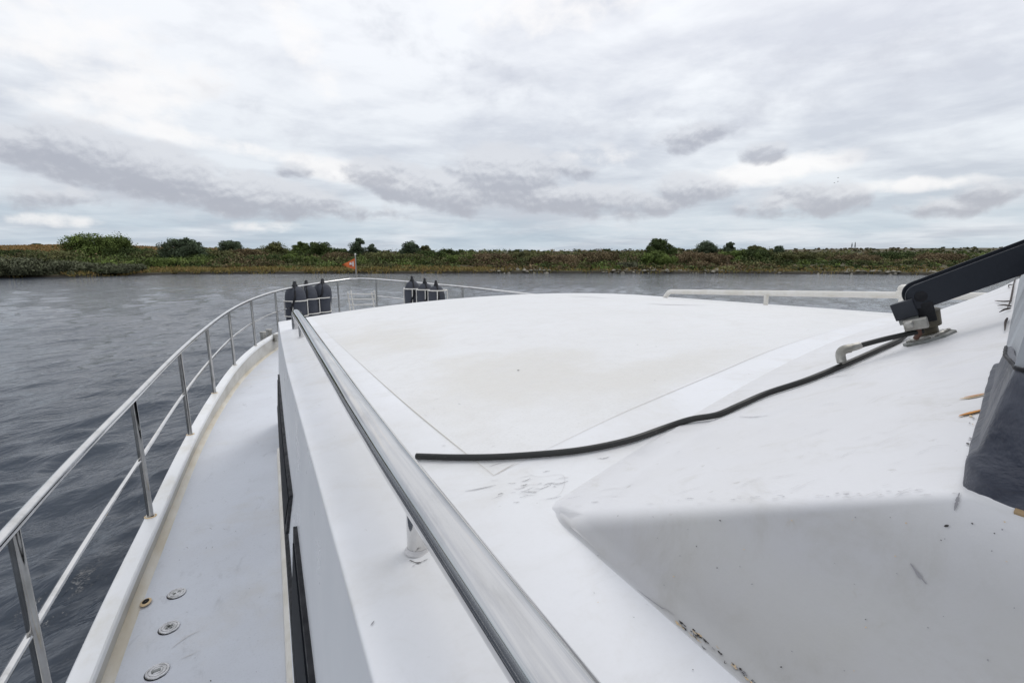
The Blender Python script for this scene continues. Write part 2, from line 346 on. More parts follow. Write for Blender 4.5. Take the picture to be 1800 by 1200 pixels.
# ------------------------------------------------------------------ mesh helpers
class MB:
    def __init__(s): s.v = []; s.f = []; s.mi = []
    def add(s, vs, fs, mi=0):
        o = len(s.v); s.v += [tuple(q) for q in vs]; s.f += [tuple(i + o for i in f) for f in fs]; s.mi += [mi] * len(fs); return s
    def grid(s, rows, mi=0, closed=False):
        n = len(rows[0]); vs = [p for r in rows for p in r]; fs = []
        for i in range(len(rows) - 1):
            for j in range(n if closed else n - 1):
                k = (j + 1) % n
                fs.append((i * n + j, i * n + k, (i + 1) * n + k, (i + 1) * n + j))
        return s.add(vs, fs, mi)
    def tube(s, path, r, seg=12, mi=0, caps=True, closed=False):
        P = [Vector(p) for p in path]; rr = r if isinstance(r, (list, tuple)) else [r] * len(P)
        rings = []; up = None
        for i, p in enumerate(P):
            a = P[max(i - 1, 0)]; b = P[min(i + 1, len(P) - 1)]
            t = (b - a).normalized()
            if up is None:
                up = Vector((0, 0, 1)) if abs(t.z) < .9 else Vector((1, 0, 0))
            s1 = t.cross(up)
            if s1.length < 1e-5: s1 = t.cross(Vector((1, 0, 0)))
            s1.normalize(); u2 = s1.cross(t).normalized(); up = u2
            rings.append([p + (s1 * math.cos(q) + u2 * math.sin(q)) * rr[i] for q in [2 * math.pi * k / seg for k in range(seg)]])
        s.grid(rings, mi, True)
        if caps:
            s.add(rings[0], [tuple(range(seg))[::-1]], mi); s.add(rings[-1], [tuple(range(seg))], mi)
        return s
    def lathe(s, prof, seg=24, M4=Matrix(), mi=0):
        rows = [[M4 @ Vector((r * math.cos(2 * math.pi * k / seg), r * math.sin(2 * math.pi * k / seg), z)) for k in range(seg)] for r, z in prof]
        return s.grid(rows, mi, True)
    def box(s, c, sx, sy, sz, M4=None, mi=0, bev=0):
        c = Vector(c); vs = []
        if bev:
            b = bev
            bm = bmesh.new(); bmesh.ops.create_cube(bm, size=1)
            for v in bm.verts: v.co = Vector((v.co.x * sx, v.co.y * sy, v.co.z * sz))
            bmesh.ops.bevel(bm, geom=bm.edges[:], offset=b, segments=3, affect='EDGES', profile=.5)
            bm.verts.index_update(); vs = [v.co.copy() for v in bm.verts]; fs = [tuple(v.index for v in f.verts) for f in bm.faces]; bm.free()
        else:
            vs = [Vector((x * sx / 2, y * sy / 2, z * sz / 2)) for x in (-1, 1) for y in (-1, 1) for z in (-1, 1)]
            fs = [(0, 1, 3, 2), (4, 6, 7, 5), (0, 4, 5, 1), (2, 3, 7, 6), (0, 2, 6, 4), (1, 5, 7, 3)]
        if M4 is not None: vs = [M4 @ v for v in vs]
        return s.add([v + c for v in vs], fs, mi)
    def build(s, name, m, parent=None, smooth=True, angle=35, origin=None, normals=True):
        me = bpy.data.meshes.new(name)
        vv = s.v if origin is None else [tuple(Vector(q) - Vector(origin)) for q in s.v]
        me.from_pydata(vv, [], s.f)
        for q in (m if isinstance(m, (list, tuple)) else [m]): me.materials.append(q)
        if any(s.mi): me.polygons.foreach_set('material_index', s.mi)
        if normals:
            bm = bmesh.new(); bm.from_mesh(me)
            bmesh.ops.remove_doubles(bm, verts=bm.verts, dist=1e-5)
            bmesh.ops.recalc_face_normals(bm, faces=bm.faces[:]); bm.to_mesh(me); bm.free()
        if smooth:
            me.polygons.foreach_set('use_smooth', [True] * len(me.polygons))
            me.set_sharp_from_angle(angle=R_(angle))
        o = bpy.data.objects.new(name, me); COL.objects.link(o)
        if parent: o.parent = parent
        if origin is not None: o.location = origin
        return o
def tag(o, label=None, cat=None, group=None, kind=None):
    if label: o['label'] = label
    if cat: o['category'] = cat
    if group: o['group'] = group
    if kind: o['kind'] = kind
    return o
def empty(name, loc=(0, 0, 0), rz=0):
    o = bpy.data.objects.new(name, None); o.empty_display_size = .2; COL.objects.link(o); o.location = loc; o.rotation_euler = (0, 0, rz); return o
def catmull(P, n=8):
    P = [Vector(p) for p in P]; Q = [P[0] * 2 - P[1]] + P + [P[-1] * 2 - P[-2]]; o = []
    for i in range(1, len(Q) - 2):
        for k in range(n):
            t = k / n; a, b, c2, d = Q[i - 1:i + 3]
            o.append(.5 * ((2 * b) + (c2 - a) * t + (2 * a - 5 * b + 4 * c2 - d) * t * t + (3 * b - a - 3 * c2 + d) * t ** 3))
    o.append(P[-1]); return o
def np_mesh(name, V, Q, m, parent=None, col=None, smooth=False, origin=None):
    V = np.asarray(V, dtype=np.float32)
    if origin is not None: V = V - np.array(origin, dtype=np.float32)
    Q = np.asarray(Q, dtype=np.int32); k = Q.shape[1]
    me = bpy.data.meshes.new(name)
    me.vertices.add(len(V)); me.vertices.foreach_set('co', V.ravel())
    me.loops.add(Q.size); me.loops.foreach_set('vertex_index', Q.ravel())
    me.polygons.add(len(Q)); me.polygons.foreach_set('loop_start', np.arange(0, Q.size, k, dtype=np.int32))
    me.polygons.foreach_set('loop_total', np.full(len(Q), k, dtype=np.int32))
    if smooth: me.polygons.foreach_set('use_smooth', np.ones(len(Q), dtype=bool))
    me.update(calc_edges=True); me.validate()
    if col is not None:
        a = me.color_attributes.new('Col', 'FLOAT_COLOR', 'POINT')
        a.data.foreach_set('color', np.concatenate([col, np.ones((len(V), 1))], 1).astype(np.float32).ravel())
    me.materials.append(m)
    o = bpy.data.objects.new(name, me); COL.objects.link(o)
    if origin is not None: o.location = origin
    if parent: o.parent = parent
    return o
def sstep(x): x = min(max(x, 0), 1); return x * x * (3 - 2 * x)

# ------------------------------------------------------------------ WATER
def build_water():
    rng = np.random.default_rng(5)
    view = math.degrees(HEAD)
    a = np.concatenate([np.arange(view - 56, view + 50, .13), np.arange(view + 50, view + 304, 2.0)])
    r = 1.6 * 1.008 ** np.arange(0, 900); r = r[r < 900]
    r[-1] = 900
    Ag, Rg = np.meshgrid(np.radians(a), r)
    X = Rg * np.sin(Ag); Y = Rg * np.cos(Ag); Z = np.zeros_like(X)
    sp = np.maximum(Rg * .008, .02)
    for i in range(110):
        lam = .16 * (2.4 / .16) ** rng.random()
        th = HEAD + R_(-68) + rng.normal() * R_(27)           # travelling direction
        amp = .0050 * lam ** .70
        k = 2 * math.pi / lam; ph = rng.random() * 6.283
        arg = k * (X * math.sin(th) + Y * math.cos(th)) + ph
        fade = np.clip((lam / sp - 3) / 4, 0, 1)
        s = np.sin(arg); Z += amp * fade * (2.4 * ((s + 1) / 2) ** 1.7 - 1)
    gust = .75 + .35 * np.sin(X * .21 + Y * .13 + 1) * np.sin(Y * .17 - X * .07)
    Z *= gust
    nr, na = X.shape
    idx = np.arange(nr * na).reshape(nr, na)
    i0 = idx[:-1, :]; i1 = idx[1:, :]
    Q = np.stack([i0, i1, np.roll(i1, -1, 1), np.roll(i0, -1, 1)], -1).reshape(-1, 4)
    # close the little hole under the camera
    V = np.stack([X, Y, Z], -1).reshape(-1, 3); n = len(V)
    V = np.concatenate([V, [[0, 0, 0]]])
    o = np_mesh('water', V, Q, M['water'], smooth=True)
    tag(o, kind='structure')
build_water()

# ------------------------------------------------------------------ LAND
pxs = [-900, 0, 150, 300, 450, 626, 900, 1100, 1300, 1500, 1650, 1800, 2700]
Fw_ = [55, 66.5, 70, 78.5, 81, 82, 84, 84, 82, 80, 76, 72, 60]
Yc_ = [432, 432, 430, 435, 439, 442, 442, 440.5, 439.5, 437, 436, 435, 434]
FC = 146.
def Fwat(R, F):
    return np.interp(900 + 913 * R / F, pxs, Fw_)
def crest(R, F):
    y = np.interp(900 + 913 * R / F, pxs, Yc_)
    v = (y - 600) / 900
    return HC - FC * np.tan(PITCH + np.arctan(v))
def vnoise(x, y):
    return (np.sin(x * .31 + 1.3 * np.sin(y * .17)) * np.cos(y * .29 + 1.1 * np.sin(x * .13)) + .5 * np.sin(x * .83 + y * .37) * np.cos(y * .71 - x * .2))
def land_z(R, F):
    R = np.asarray(R, float); F = np.asarray(F, float)
    fw = Fwat(R, F) + .7 * vnoise(R * 2.3, F * .1); zc_ = crest(R, F)
    d = F - fw
    t = np.clip(d / (FC - fw), 0, 1)
    up = .36 * np.clip(d / .3, 0, 1) + .03 * np.clip(d, 0, 12) + (zc_ - .78) * (t ** 1.25) * (1 - .18 * np.sin(math.pi * t))
    up = np.where(F > FC, zc_ - np.clip((F - FC) * .02, 0, 3.0), up)
    z = np.where(d < 0, np.maximum(d * .4, -1.5), up)
    z = z + np.where((d > 1) & (F < FC - 8), .12 * vnoise(R, F), 0) + np.where(F > FC - 8, .06 * vnoise(R * .5, F * .3), 0)
    return z
def land_xyz(R, F):
    x, y = RF(R, F); return x, y, float(land_z(R, F))
def build_land():
    R = np.concatenate([np.linspace(-1200, -160, 30), np.arange(-155, 155, .7), np.linspace(160, 1200, 30)])
    F = np.concatenate([np.linspace(52, 90, 110), np.linspace(91, 160, 70), np.array([170, 185, 210, 250, 330, 500, 900, 1600, 2600])])
    Rg, Fg = np.meshgrid(R, F)
    Z = land_z(Rg, Fg); X = Rg * CH + Fg * SH; Y = Fg * CH - Rg * SH
    n, m2 = Rg.shape; idx = np.arange(n * m2).reshape(n, m2)
    Q = np.stack([idx[:-1, :-1], idx[:-1, 1:], idx[1:, 1:], idx[1:, :-1]], -1).reshape(-1, 4)
    o = np_mesh('riverbank_ground', np.stack([X, Y, Z], -1).reshape(-1, 3), Q, M['ground'], smooth=True)
    tag(o, kind='structure')
build_land()

# foliage: many small leaf quads around clump centres ----------------------------
def leaves(rng, C, rad, n, size, cols, flat=.8, shell=.55):
    """C (k,3) clump centres, rad (k,3) radii, n leaves each"""
    k = len(C)
    d = rng.normal(size=(k * n, 3)); d /= np.linalg.norm(d, axis=1, keepdims=True)
    rr = shell + (1 - shell) * rng.random((k * n, 1)) ** .7
    rr *= 1 + .13 * rng.normal(size=(k * n, 1)).clip(-1.5, 1.8)
    P = np.repeat(C, n, 0) + d * rr * np.repeat(rad, n, 0)
    nn = d + .6 * rng.normal(size=d.shape); nn /= np.linalg.norm(nn, axis=1, keepdims=True)
    t = np.cross(nn, rng.normal(size=d.shape)); t /= np.linalg.norm(t, axis=1, keepdims=True) + 1e-9
    b = np.cross(nn, t)
    s = size * (.6 + .8 * rng.random((k * n, 1)))
    V = np.stack([P - t * s, P + b * s * flat * .6, P + t * s, P - b * s * flat * .6], 1).reshape(-1, 3)
    Q = np.arange(len(V)).reshape(-1, 4)
    cc = np.repeat(cols, n, 0) * (.86 + .28 * rng.random((k * n, 1)))
    return V, Q, np.repeat(cc, 4, 0)
GREENS = {'deep': [(.046, .064, .022), (.062, .082, .028), (.036, .050, .020)],
          'fresh': [(.080, .110, .028), (.062, .088, .026), (.105, .130, .040)],
          'olive': [(.085, .090, .036), (.066, .072, .032), (.110, .104, .046)],
          'silver': [(.095, .104, .062), (.072, .080, .046), (.118, .122, .080)],
          'bluish': [(.058, .076, .046), (.046, .062, .036), (.076, .096, .060)],
          'brown': [(.100, .076, .042), (.082, .066, .036), (.125, .094, .052)],
          'rust': [(.112, .082, .048), (.088, .066, .038), (.128, .098, .056)]}
def pal(rng, kind, k):  # clump to clump variation
    P = np.array(GREENS[kind]) * (1.15 if kind == 'silver' else 1.45); w = rng.random((k, 3)) ** 1.5; w /= w.sum(1, keepdims=True)
    return (w @ P) * (.55 + .9 * rng.random((k, 1)))
def plant(name, label, cat, px, ytop, wpx, F, kind, seed, trunk=True, base_dy=0, open_=0., group=None, parts=None, gap=0):
    rng = np.random.default_rng(seed)
    top = W(px, ytop, F); R = (px - 900) / 913 * F
    # exact right offset of this column
    Rr = top.x * CH - top.y * SH
    x, y = RF(Rr, F); gz = float(land_z(Rr, F)) - .05
    H = max(top.z - gz, .5); Wd = wpx / 913 * F
    root = empty(name, (x, y, gz)); tag(root, label, cat, group)
    Wd *= 1.28 if trunk else 1.35; H *= 1.0 if trunk else 1.12
    lo = .08 if not trunk else (.10 + gap * 1.4)
    k = int(34 + 46 * min(1, Wd / 7))
    C = []; rad = []
    # a few leaning lobes give the crown its uneven outline
    nl = int(4 + 4 * min(1, Wd / 6)); LB = []
    for i in range(nl):
        h = (i + .5) / nl; a = i * 2.4 + rng.random()
        env = (1 - h ** 1.5) ** .6 * (1 if not gap else min(1, .5 + h * 1.3))
        rr = env * Wd / 2 * (.35 + .45 * rng.random()) * (1 if i < nl - 1 else .15)
        lr = Wd * (.21 + .10 * rng.random()) * (1 - .35 * h)
        LB.append((rr * math.cos(a), rr * math.sin(a) * .8, lo * H + (H * (1 - lo) - lr * .9) * h + lr * .3, lr))
    LB[-1] = (LB[-1][0], LB[-1][1], H - LB[-1][3] * .95, LB[-1][3])
    for i in range(k):
        x_, y_, z_, lr = LB[rng.integers(nl)]; v = rng.normal(size=3); v /= np.linalg.norm(v); q_ = lr * (.55 + .55 * rng.random())
        rc = lr * (.34 + .26 * rng.random())
        C.append((x_ + v[0] * q_, y_ + v[1] * q_, max(min(z_ + v[2] * q_ * .8, H - rc * .5), .1 if not trunk or gap == 0 else lo * H)))
        rad.append((rc * 1.15, rc * 1.15, rc * .85))
    if gap == 0:       # skirt down to the ground
        for i in range(k // 3):
            a = rng.random() * 6.283; rr = Wd / 2 * .75 * rng.random() ** .5; rc = Wd * (.07 + .05 * rng.random())
            C.append((rr * math.cos(a), rr * math.sin(a) * .8, rng.random() * lo * H + .35 * H * rng.random())); rad.append((rc * 1.2, rc * 1.2, rc))
        k = len(C)
    C = np.array(C); rad = np.array(rad)
    if trunk and not gap:     # skirt of low foliage
        pass
    rm = float(rad[:, 0].mean()); n = int((60 + 120 * rm) * (1 - .35 * open_))
    V, Q, cc = leaves(rng, C, rad, n, .11 + .05 * min(rm, 1.4), pal(rng, kind, k))
    V[:, 2] = np.maximum(V[:, 2], .02)
    np_mesh('crown' if trunk else 'foliage', V, Q, M['leaf'], root, cc)
    t = MB(); tr = .035 * H
    if trunk:
        t.tube([(0, 0, -.3), (.02 * H, 0, .3 * H), (-.01 * H, .01, .62 * H), (0, 0, .85 * H)], [tr, tr * .8, tr * .45, tr * .15], 7)
        for i in range(7):
            c0 = C[rng.integers(k)]; z0 = (.25 + .35 * rng.random()) * H
            t.tube([(0, 0, z0), (c0[0] * .5, c0[1] * .5, (z0 + c0[2]) / 2 + .1), tuple(c0)], [tr * .45, tr * .3, tr * .1], 5)
        t.build('trunk', M['bark'], root)
    else:
        for i in range(6):
            c0 = C[rng.integers(k)]
            t.tube([(c0[0] * .1, c0[1] * .1, -.1), (c0[0] * .5, c0[1] * .5, c0[2] * .6), tuple(c0)], [tr * .5, tr * .3, tr * .1], 5)
        t.build('stem', M['bark'], root)
    return root
TREES = [
 ('broadleaf_tree', 'wide bright green bushy tree on the left bank, largest of the shore trees', 168, 413, 84, 101, 'fresh', 0, 0),
 ('broadleaf_tree', 'low dark green tree leaning out right of the widest shore tree', 205, 424, 48, 103, 'deep', .2, 0),
 ('broadleaf_tree', 'dark dome shaped tree on the left bank with a round top and full skirt', 318, 415, 56, 98, 'bluish', 0, 0),
 ('broadleaf_tree', 'small round grey green tree standing alone on the skyline right of the dark dome tree', 406, 421, 38, 118, 'bluish', .3, .1),
 ('broadleaf_tree', 'pale olive tree at the left end of the row of trees behind the bank', 482, 426, 38, 122, 'olive', .3, 0),
 ('broadleaf_tree', 'small green tree in the middle of the row of trees behind the bank', 526, 424, 30, 120, 'fresh', .2, 0),
 ('broadleaf_tree', 'large dark tree at the right end of the row, left of the orange pennant', 561, 425, 54, 112, 'deep', .1, 0),
 ('broadleaf_tree', 'tall upright tree rising directly behind the orange pennant', 629, 418, 32, 112, 'bluish', .3, .05),
 ('broadleaf_tree', 'slim ragged tree just right of the tall one behind the pennant', 654, 429, 20, 113, 'bluish', .6, .1),
 ('broadleaf_tree', 'airy round tree with sky showing through, between the pennant and the middle of the bank', 722, 424, 34, 112, 'bluish', .6, .12),
 ('broadleaf_tree', 'thin twiggy tree leaning beside the airy round tree', 748, 431, 24, 112, 'olive', .9, .1),
 ('broadleaf_tree', 'dark two lobed tree, the tallest on the right half of the far bank', 1161, 418, 46, 108, 'deep', .15, .08),
 ('broadleaf_tree', 'light grey green tree on the skyline right of the two lobed tree', 1240, 424, 36, 118, 'bluish', .5, .1),
 ('broadleaf_tree', 'narrow upright tree on the skyline left of the long green thicket', 1285, 422, 24, 116, 'bluish', .4, .05),
 ('broadleaf_tree', 'broad low tree rising out of the long green thicket', 1330, 430, 42, 112, 'olive', .3, 0),
 ('broadleaf_tree', 'small tree at the right end of the long green thicket', 1371, 432, 26, 112, 'bluish', .3, 0),
]
for i, (nm, lb, px, yt, w, F, kd, op, gp) in enumerate(TREES):
    plant(nm, lb, 'tree', px, yt, w, F, kd, 100 + i, True, 0, op, 'trees along the far bank', gap=gp)
BUSH = [
 ('silvery green willow scrub at the waterline in the far left corner of the bank', 22, 459, 84, 68, 'silver'),
 ('second silvery bush at the waterline, right of the corner willow scrub', 92, 463, 66, 70, 'silver'),
 ('dark olive bush above the corner willow scrub', 30, 444, 66, 92, 'deep'),
 ('olive bush between the corner scrub and the widest shore tree', 88, 446, 64, 90, 'olive'),
 ('low grey green bush at the waterline in front of the widest shore tree', 196, 468, 60, 74, 'silver'),
 ('dark brown green bush at the waterline below the widest shore tree', 146, 466, 58, 72.5, 'silver'),
 ('low dark bush between the widest shore tree and the dark dome tree', 240, 440, 60, 102, 'deep'),
 ('second dark bush just left of the dark dome tree', 270, 444, 50, 100, 'olive'),
 ('bright green bush in the grass in front of the dark dome tree', 308, 457, 68, 89, 'fresh'),
 ('dark bush on the right foot of the dark dome tree', 345, 450, 40, 98, 'deep'),
 ('olive bush below the small round skyline tree', 385, 444, 52, 104, 'olive'),
 ('brown tinged bush right of the small round skyline tree', 430, 442, 50, 105, 'brown'),
 ('low fresh green bush below the pale olive tree', 470, 452, 54, 97, 'deep'),
 ('small green bush below the middle tree of the row', 508, 448, 34, 100, 'fresh'),
 ('bright green round bush beneath the large dark tree of the row', 537, 453, 36, 96, 'fresh'),
 ('reddish brown bush left of the orange pennant', 588, 447, 44, 104, 'brown'),
 ('dark bush filling the gap left of the tall pennant tree', 600, 440, 34, 110, 'deep'),
 ('green bush just right of the orange pennant', 668, 448, 48, 100, 'olive'),
 ('olive bush below the airy round tree', 712, 450, 46, 99, 'olive'),
 ('dark bush below the thin twiggy tree', 745, 444, 40, 106, 'deep'),
 ('dark skyline bush right of the thin twiggy tree', 788, 441, 40, 108, 'deep'),
 ('rounded green bush above the right hand fenders', 810, 452, 50, 98, 'fresh'),
 ('rust coloured bush in the middle of the bank', 868, 450, 54, 98, 'rust'),
 ('green bush right of the rust coloured bush in the middle of the bank', 925, 447, 56, 100, 'olive'),
 ('reddish bush near the water in the middle of the bank', 985, 452, 60, 95, 'rust'),
 ('brown bush left of the two lobed tree', 1050, 448, 64, 98, 'brown'),
 ('pale grey bush at the stony waterline left of the two lobed tree', 1102, 463, 30, 88, 'silver'),
 ('fresh green bush below the two lobed tree, down at the water', 1161, 445, 46, 93, 'fresh'),
 ('red brown bush right of the two lobed tree', 1214, 446, 52, 97, 'rust'),
 ('brown bush below the light grey green tree', 1258, 448, 44, 96, 'rust'),
 ('dull mauve bush at the stony waterline right of the two lobed tree', 1232, 463, 40, 88, 'brown'),
 ('left end of the long green thicket below the narrow upright tree', 1296, 444, 46, 98, 'fresh'),
 ('middle mass of the long green thicket', 1334, 442, 54, 97, 'deep'),
 ('right end of the long green thicket', 1376, 446, 40, 98, 'olive'),
 ('low green bush right of the long thicket near the skyline', 1430, 446, 54, 110, 'olive'),
 ('brown green bush on the open slope below the two walkers', 1505, 452, 66, 102, 'brown'),
 ('low bush on the open slope right of the two walkers', 1575, 447, 60, 108, 'deep'),
 ('low rusty bush on the slope above the black arm', 1655, 450, 70, 100, 'rust'),
]
for i, (lb, px, yt, w, F, kd) in enumerate(BUSH):
    plant('bush', lb, 'bush', px, yt, w, F, kd, 300 + i, False, group='bushes along the far bank')
# tiny far trees breaking the skyline
for i, (px, yt, w, lb) in enumerate([(812, 439, 9, 'tiny distant tree on the skyline right of the airy tree'), (828, 438.5, 10, 'tiny distant tree on the skyline, second right of the airy tree'),
                                     (907, 439, 9, 'tiny distant tree on the skyline near the middle of the bank'), (1065, 438, 12, 'tiny distant tree on the skyline left of the two lobed tree'), (62, 428.5, 12, 'tiny distant bush on the golden skyline at the left')]):
    plant('distant_tree', lb, 'tree', px, yt, w, 150, 'deep', 500 + i, True, 0, .2, 'tiny trees on the skyline')

def scatter():
    rng = np.random.default_rng(11)
    # heath scrub on the whole slope
    N = 6200
    px = rng.uniform(-260, 2060, N); t = rng.random(N) ** 1.15
    R0 = (px - 900) / 913
    fw = np.interp(px, pxs, Fw_); F = fw + 1.2 + t * (FC + 2 - fw - 1.2)
    R = R0 * F
    keep = np.ones(N, bool)
    # the golden meadow on the left stays open; the shore strip of grass too
    gold = (px < 330) & (t > .50); keep &= ~(gold & (rng.random(N) < .93))
    strip = (px > 200) & (px < 860) & (F < fw + 6); keep &= ~(strip & (rng.random(N) < .9))
    px, R, F, t = px[keep], R[keep], F[keep], t[keep]; k = len(px)
    z = land_z(R, F)
    nz = vnoise(R * .5, F * .35) + .6 * rng.normal(size=k)
    kinds = np.where(nz > 1.05, 0, np.where(nz > .1, 1, np.where(nz > -.65, 2, 3)))
    base = np.zeros((k, 3))
    for q, kd in enumerate(['rust', 'olive', 'deep', 'fresh']):
        mk = kinds == q; base[mk] = pal(rng, kd, int(mk.sum()))
    mid = (px > 820) & (px < 1290) & (t < .6) & (rng.random(k) < .30)
    base[mid] = pal(rng, 'rust', int(mid.sum()))
    edge = (px > 1100) & (t > .85); base[edge] = base[edge] * .5 + np.array([.10, .065, .035]) * .5
    s = (.60 + 1.25 * rng.random(k) ** 1.8) * np.where(F > FC - 14, .40, 1) * np.where((F < fw[keep] + 9), .55, 1) * np.where(px > 1380, .62, 1.0) * np.where(px > 1400, .8, 1)
    C = np.stack([R * CH + F * SH, F * CH - R * SH, z + .35 * s], 1)
    rad = np.stack([s * 1.25, s * 1.25, s * .8], 1)
    base *= (.42 + 1.05 * rng.random((k, 1)))
    V, Q, cc = leaves(rng, C, rad, 58, .18, base)
    o = np_mesh('heath_scrub', V, Q, M['leaf'], None, cc); tag(o, 'low green and rust brown heath scrub covering the far bank', 'scrub', kind='stuff')
    # grass: upright blades
    N = 52000
    px = rng.uniform(-260, 2060, N); u = rng.random(N)
    fw = np.interp(px, pxs, Fw_)
    left = rng.random(N) < .45
    F = np.where(left, 118 + u * 34, fw + .4 + u ** 1.3 * 13)
    px = np.where(left, rng.uniform(-260, 460, N), px)
    fw = np.interp(px, pxs, Fw_); F = np.where(left, F, fw + .0 + u ** 1.2 * 7.5)
    right = (~left) & (px > 900) & (rng.random(N) < .65)
    keep = ~right; px, F, left = px[keep], F[keep], left[keep]; k = len(px)
    R = (px - 900) / 913 * F; z = land_z(R, F)
    x = R * CH + F * SH; y = F * CH - R * SH
    h = (.14 + .28 * rng.random(k)); a = rng.random(k) * 6.283; w = .05 + .09 * rng.random(k)
    c0 = np.stack([x, y, z], 1); side = np.stack([np.cos(a), np.sin(a), 0 * a], 1) * w[:, None]
    tip = c0 + np.stack([.15 * rng.normal(size=k), .15 * rng.normal(size=k), h], 1)
    V = np.stack([c0 - side, c0 + side, tip + side * .5, tip - side * .5], 1).reshape(-1, 3)
    g = np.array([[.29, .22, .08], [.22, .19, .07], [.14, .155, .05], [.29, .17, .08]])
    wgt = rng.random((k, 4)) ** 2; wgt /= wgt.sum(1, keepdims=True); cc = wgt @ g
    cc[left] = cc[left] * .45 + np.array([.34, .19, .085]) * .55
    o = np_mesh('shore_grass', V, np.arange(len(V)).reshape(-1, 4), M['leaf'], None, np.repeat(cc, 4, 0))
    tag(o, 'dry golden grass along the shore and on the left meadow', 'grass', kind='stuff')
    # stones at the waterline, mostly on the right
    N = 1500; mb = MB()
    px = rng.uniform(860, 1950, N)
    fw = np.interp(px, pxs, Fw_); F = fw + rng.uniform(-.3, 3.2, N); R = (px - 900) / 913 * F; z = land_z(R, F)
    for i in range(N):
        if vnoise(np.array(R[i] * 1.1), np.array(F[i])) < -.05: continue
        s = .08 + .30 * rng.random() ** 2.5
        x, y = RF(R[i], F[i])
        vs = []
        for (a, b, c2) in ((1, 0, 0), (0, 1, 0), (-1, 0, 0), (0, -1, 0), (0, 0, 1), (0, 0, -1)):
            q = s * (.7 + .6 * rng.random()); vs.append((x + a * q * 1.3, y + b * q * 1.3, z[i] + c2 * q * .7 + .03))
        mb.add(vs, [(0, 1, 4), (1, 2, 4), (2, 3, 4), (3, 0, 4), (1, 0, 5), (2, 1, 5), (3, 2, 5), (0, 3, 5)])
    tag(mb.build('shore_stones', M['rock'], smooth=False, normals=False), 'loose grey stones along the right waterline', 'stones', kind='stuff')
scatter()

# ------------------------------------------------------------------ BOAT
boat = empty('motor_boat', (0, 0, 0))
tag(boat, 'white motor boat seen from its side deck, steel guard rail and long white cabin roof', 'boat')
OFF = Vector((0, 0, HC))
PORT = [(-.60, -4), (-.62, -1), (-.622, 1), (-.62, 2.1), (-.592, 3.0), (-.545, 4.2), (-.462, 5.35), (-.32, 6.6), (-.10, 7.68), (.2, 8.55), (.56, 9.15), (.98, 9.6), (1.36, 9.9), (1.65, 10.03)]
STBD = [(1.95, 9.72), (2.31, 8.93), (2.68, 7.96), (2.95, 7.1), (3.18, 6.1), (3.38, 5.0), (3.54, 3.8), (3.66, 2.3), (3.74, 0), (3.74, -4)]
curve = catmull([(x, y, 0) for x, y in PORT + STBD], 14)
def zrail(x, y): return -.70 + .163 * (max(y - 2, 0) / 8) ** 2 + .037 * (x + .54)
def sub_by(v, i):
    a = curve[max(i - 1, 0)]; b = curve[min(i + 1, len(curve) - 1)]; t = (b - a).normalized()
    return Vector((t.y, -t.x, 0))             # inboard normal (right of travel)
RAILH = .62
def bulw_h(y): return .090 + .12 * sstep((y - 3.5) / 4.5)
def sweep(prof, mi=0, closed=False):
    """prof(p, n, zc) -> list of (offset inboard, z)"""
    rows = []
    for i, p in enumerate(curve):
        n = sub_by(curve, i); zc_ = zrail(p.x, p.y) - RAILH
        rows.append([p + n * o + Vector((0, 0, HC + z)) for o, z in prof(p, zc_)])
    return rows
mb = MB(); mb.grid(sweep(lambda p, z: [(-.012, z - .05), (-.014, z - .006), (-.008, z), (.054, z), (.060, z - .006), (.060, z - .03)])); cap = mb.build('cap_rail', M['cap'], boat)
mb = MB(); mb.grid(sweep(lambda p, z: [(.055, z - .012), (.055, z - bulw_h(p.y))])); mb.build('bulwark', M['bulw'], boat)
mb = MB(); mb.grid(sweep(lambda p, z: [(.055, z - bulw_h(p.y) + .010), (.062, z - bulw_h(p.y) + .011), (.078, z - bulw_h(p.y) + .008), (.090, z - bulw_h(p.y) + .005), (.097, z - bulw_h(p.y) - .003)])); mb.build('waterway', M['gutter'], boat)
mb = MB(); mb.grid(sweep(lambda p, z: [(-.008, z - .02), (.0, z - .35), (.10, z - .9), (.22, -HC - .25)])); mb.build('hull', M['hull'], boat)
# decks as one sheet between the two sides, by station
left = [p for p in curve if p.y < 10.0 and p.x < 1.66]; right = [p for p in curve if p.x >= 1.66]
ry = [p.y for p in right][::-1]; rx = [p.x for p in right][::-1]
mb = MB(); rows = []
for p in left:
    xr = float(np.interp(p.y, ry, rx)); zz = zrail(p.x, p.y) - RAILH - bulw_h(p.y)
    zr2 = zrail(xr, p.y) - RAILH - bulw_h(p.y)
    rows.append([Vector((p.x + .05 + (xr - p.x - .10) * k / 24, p.y, HC + zz + (zr2 - zz) * k / 24)) for k in range(25)])
mb.grid(rows); deck_mb = mb; deck_vf = (mb.v[:], mb.f[:])

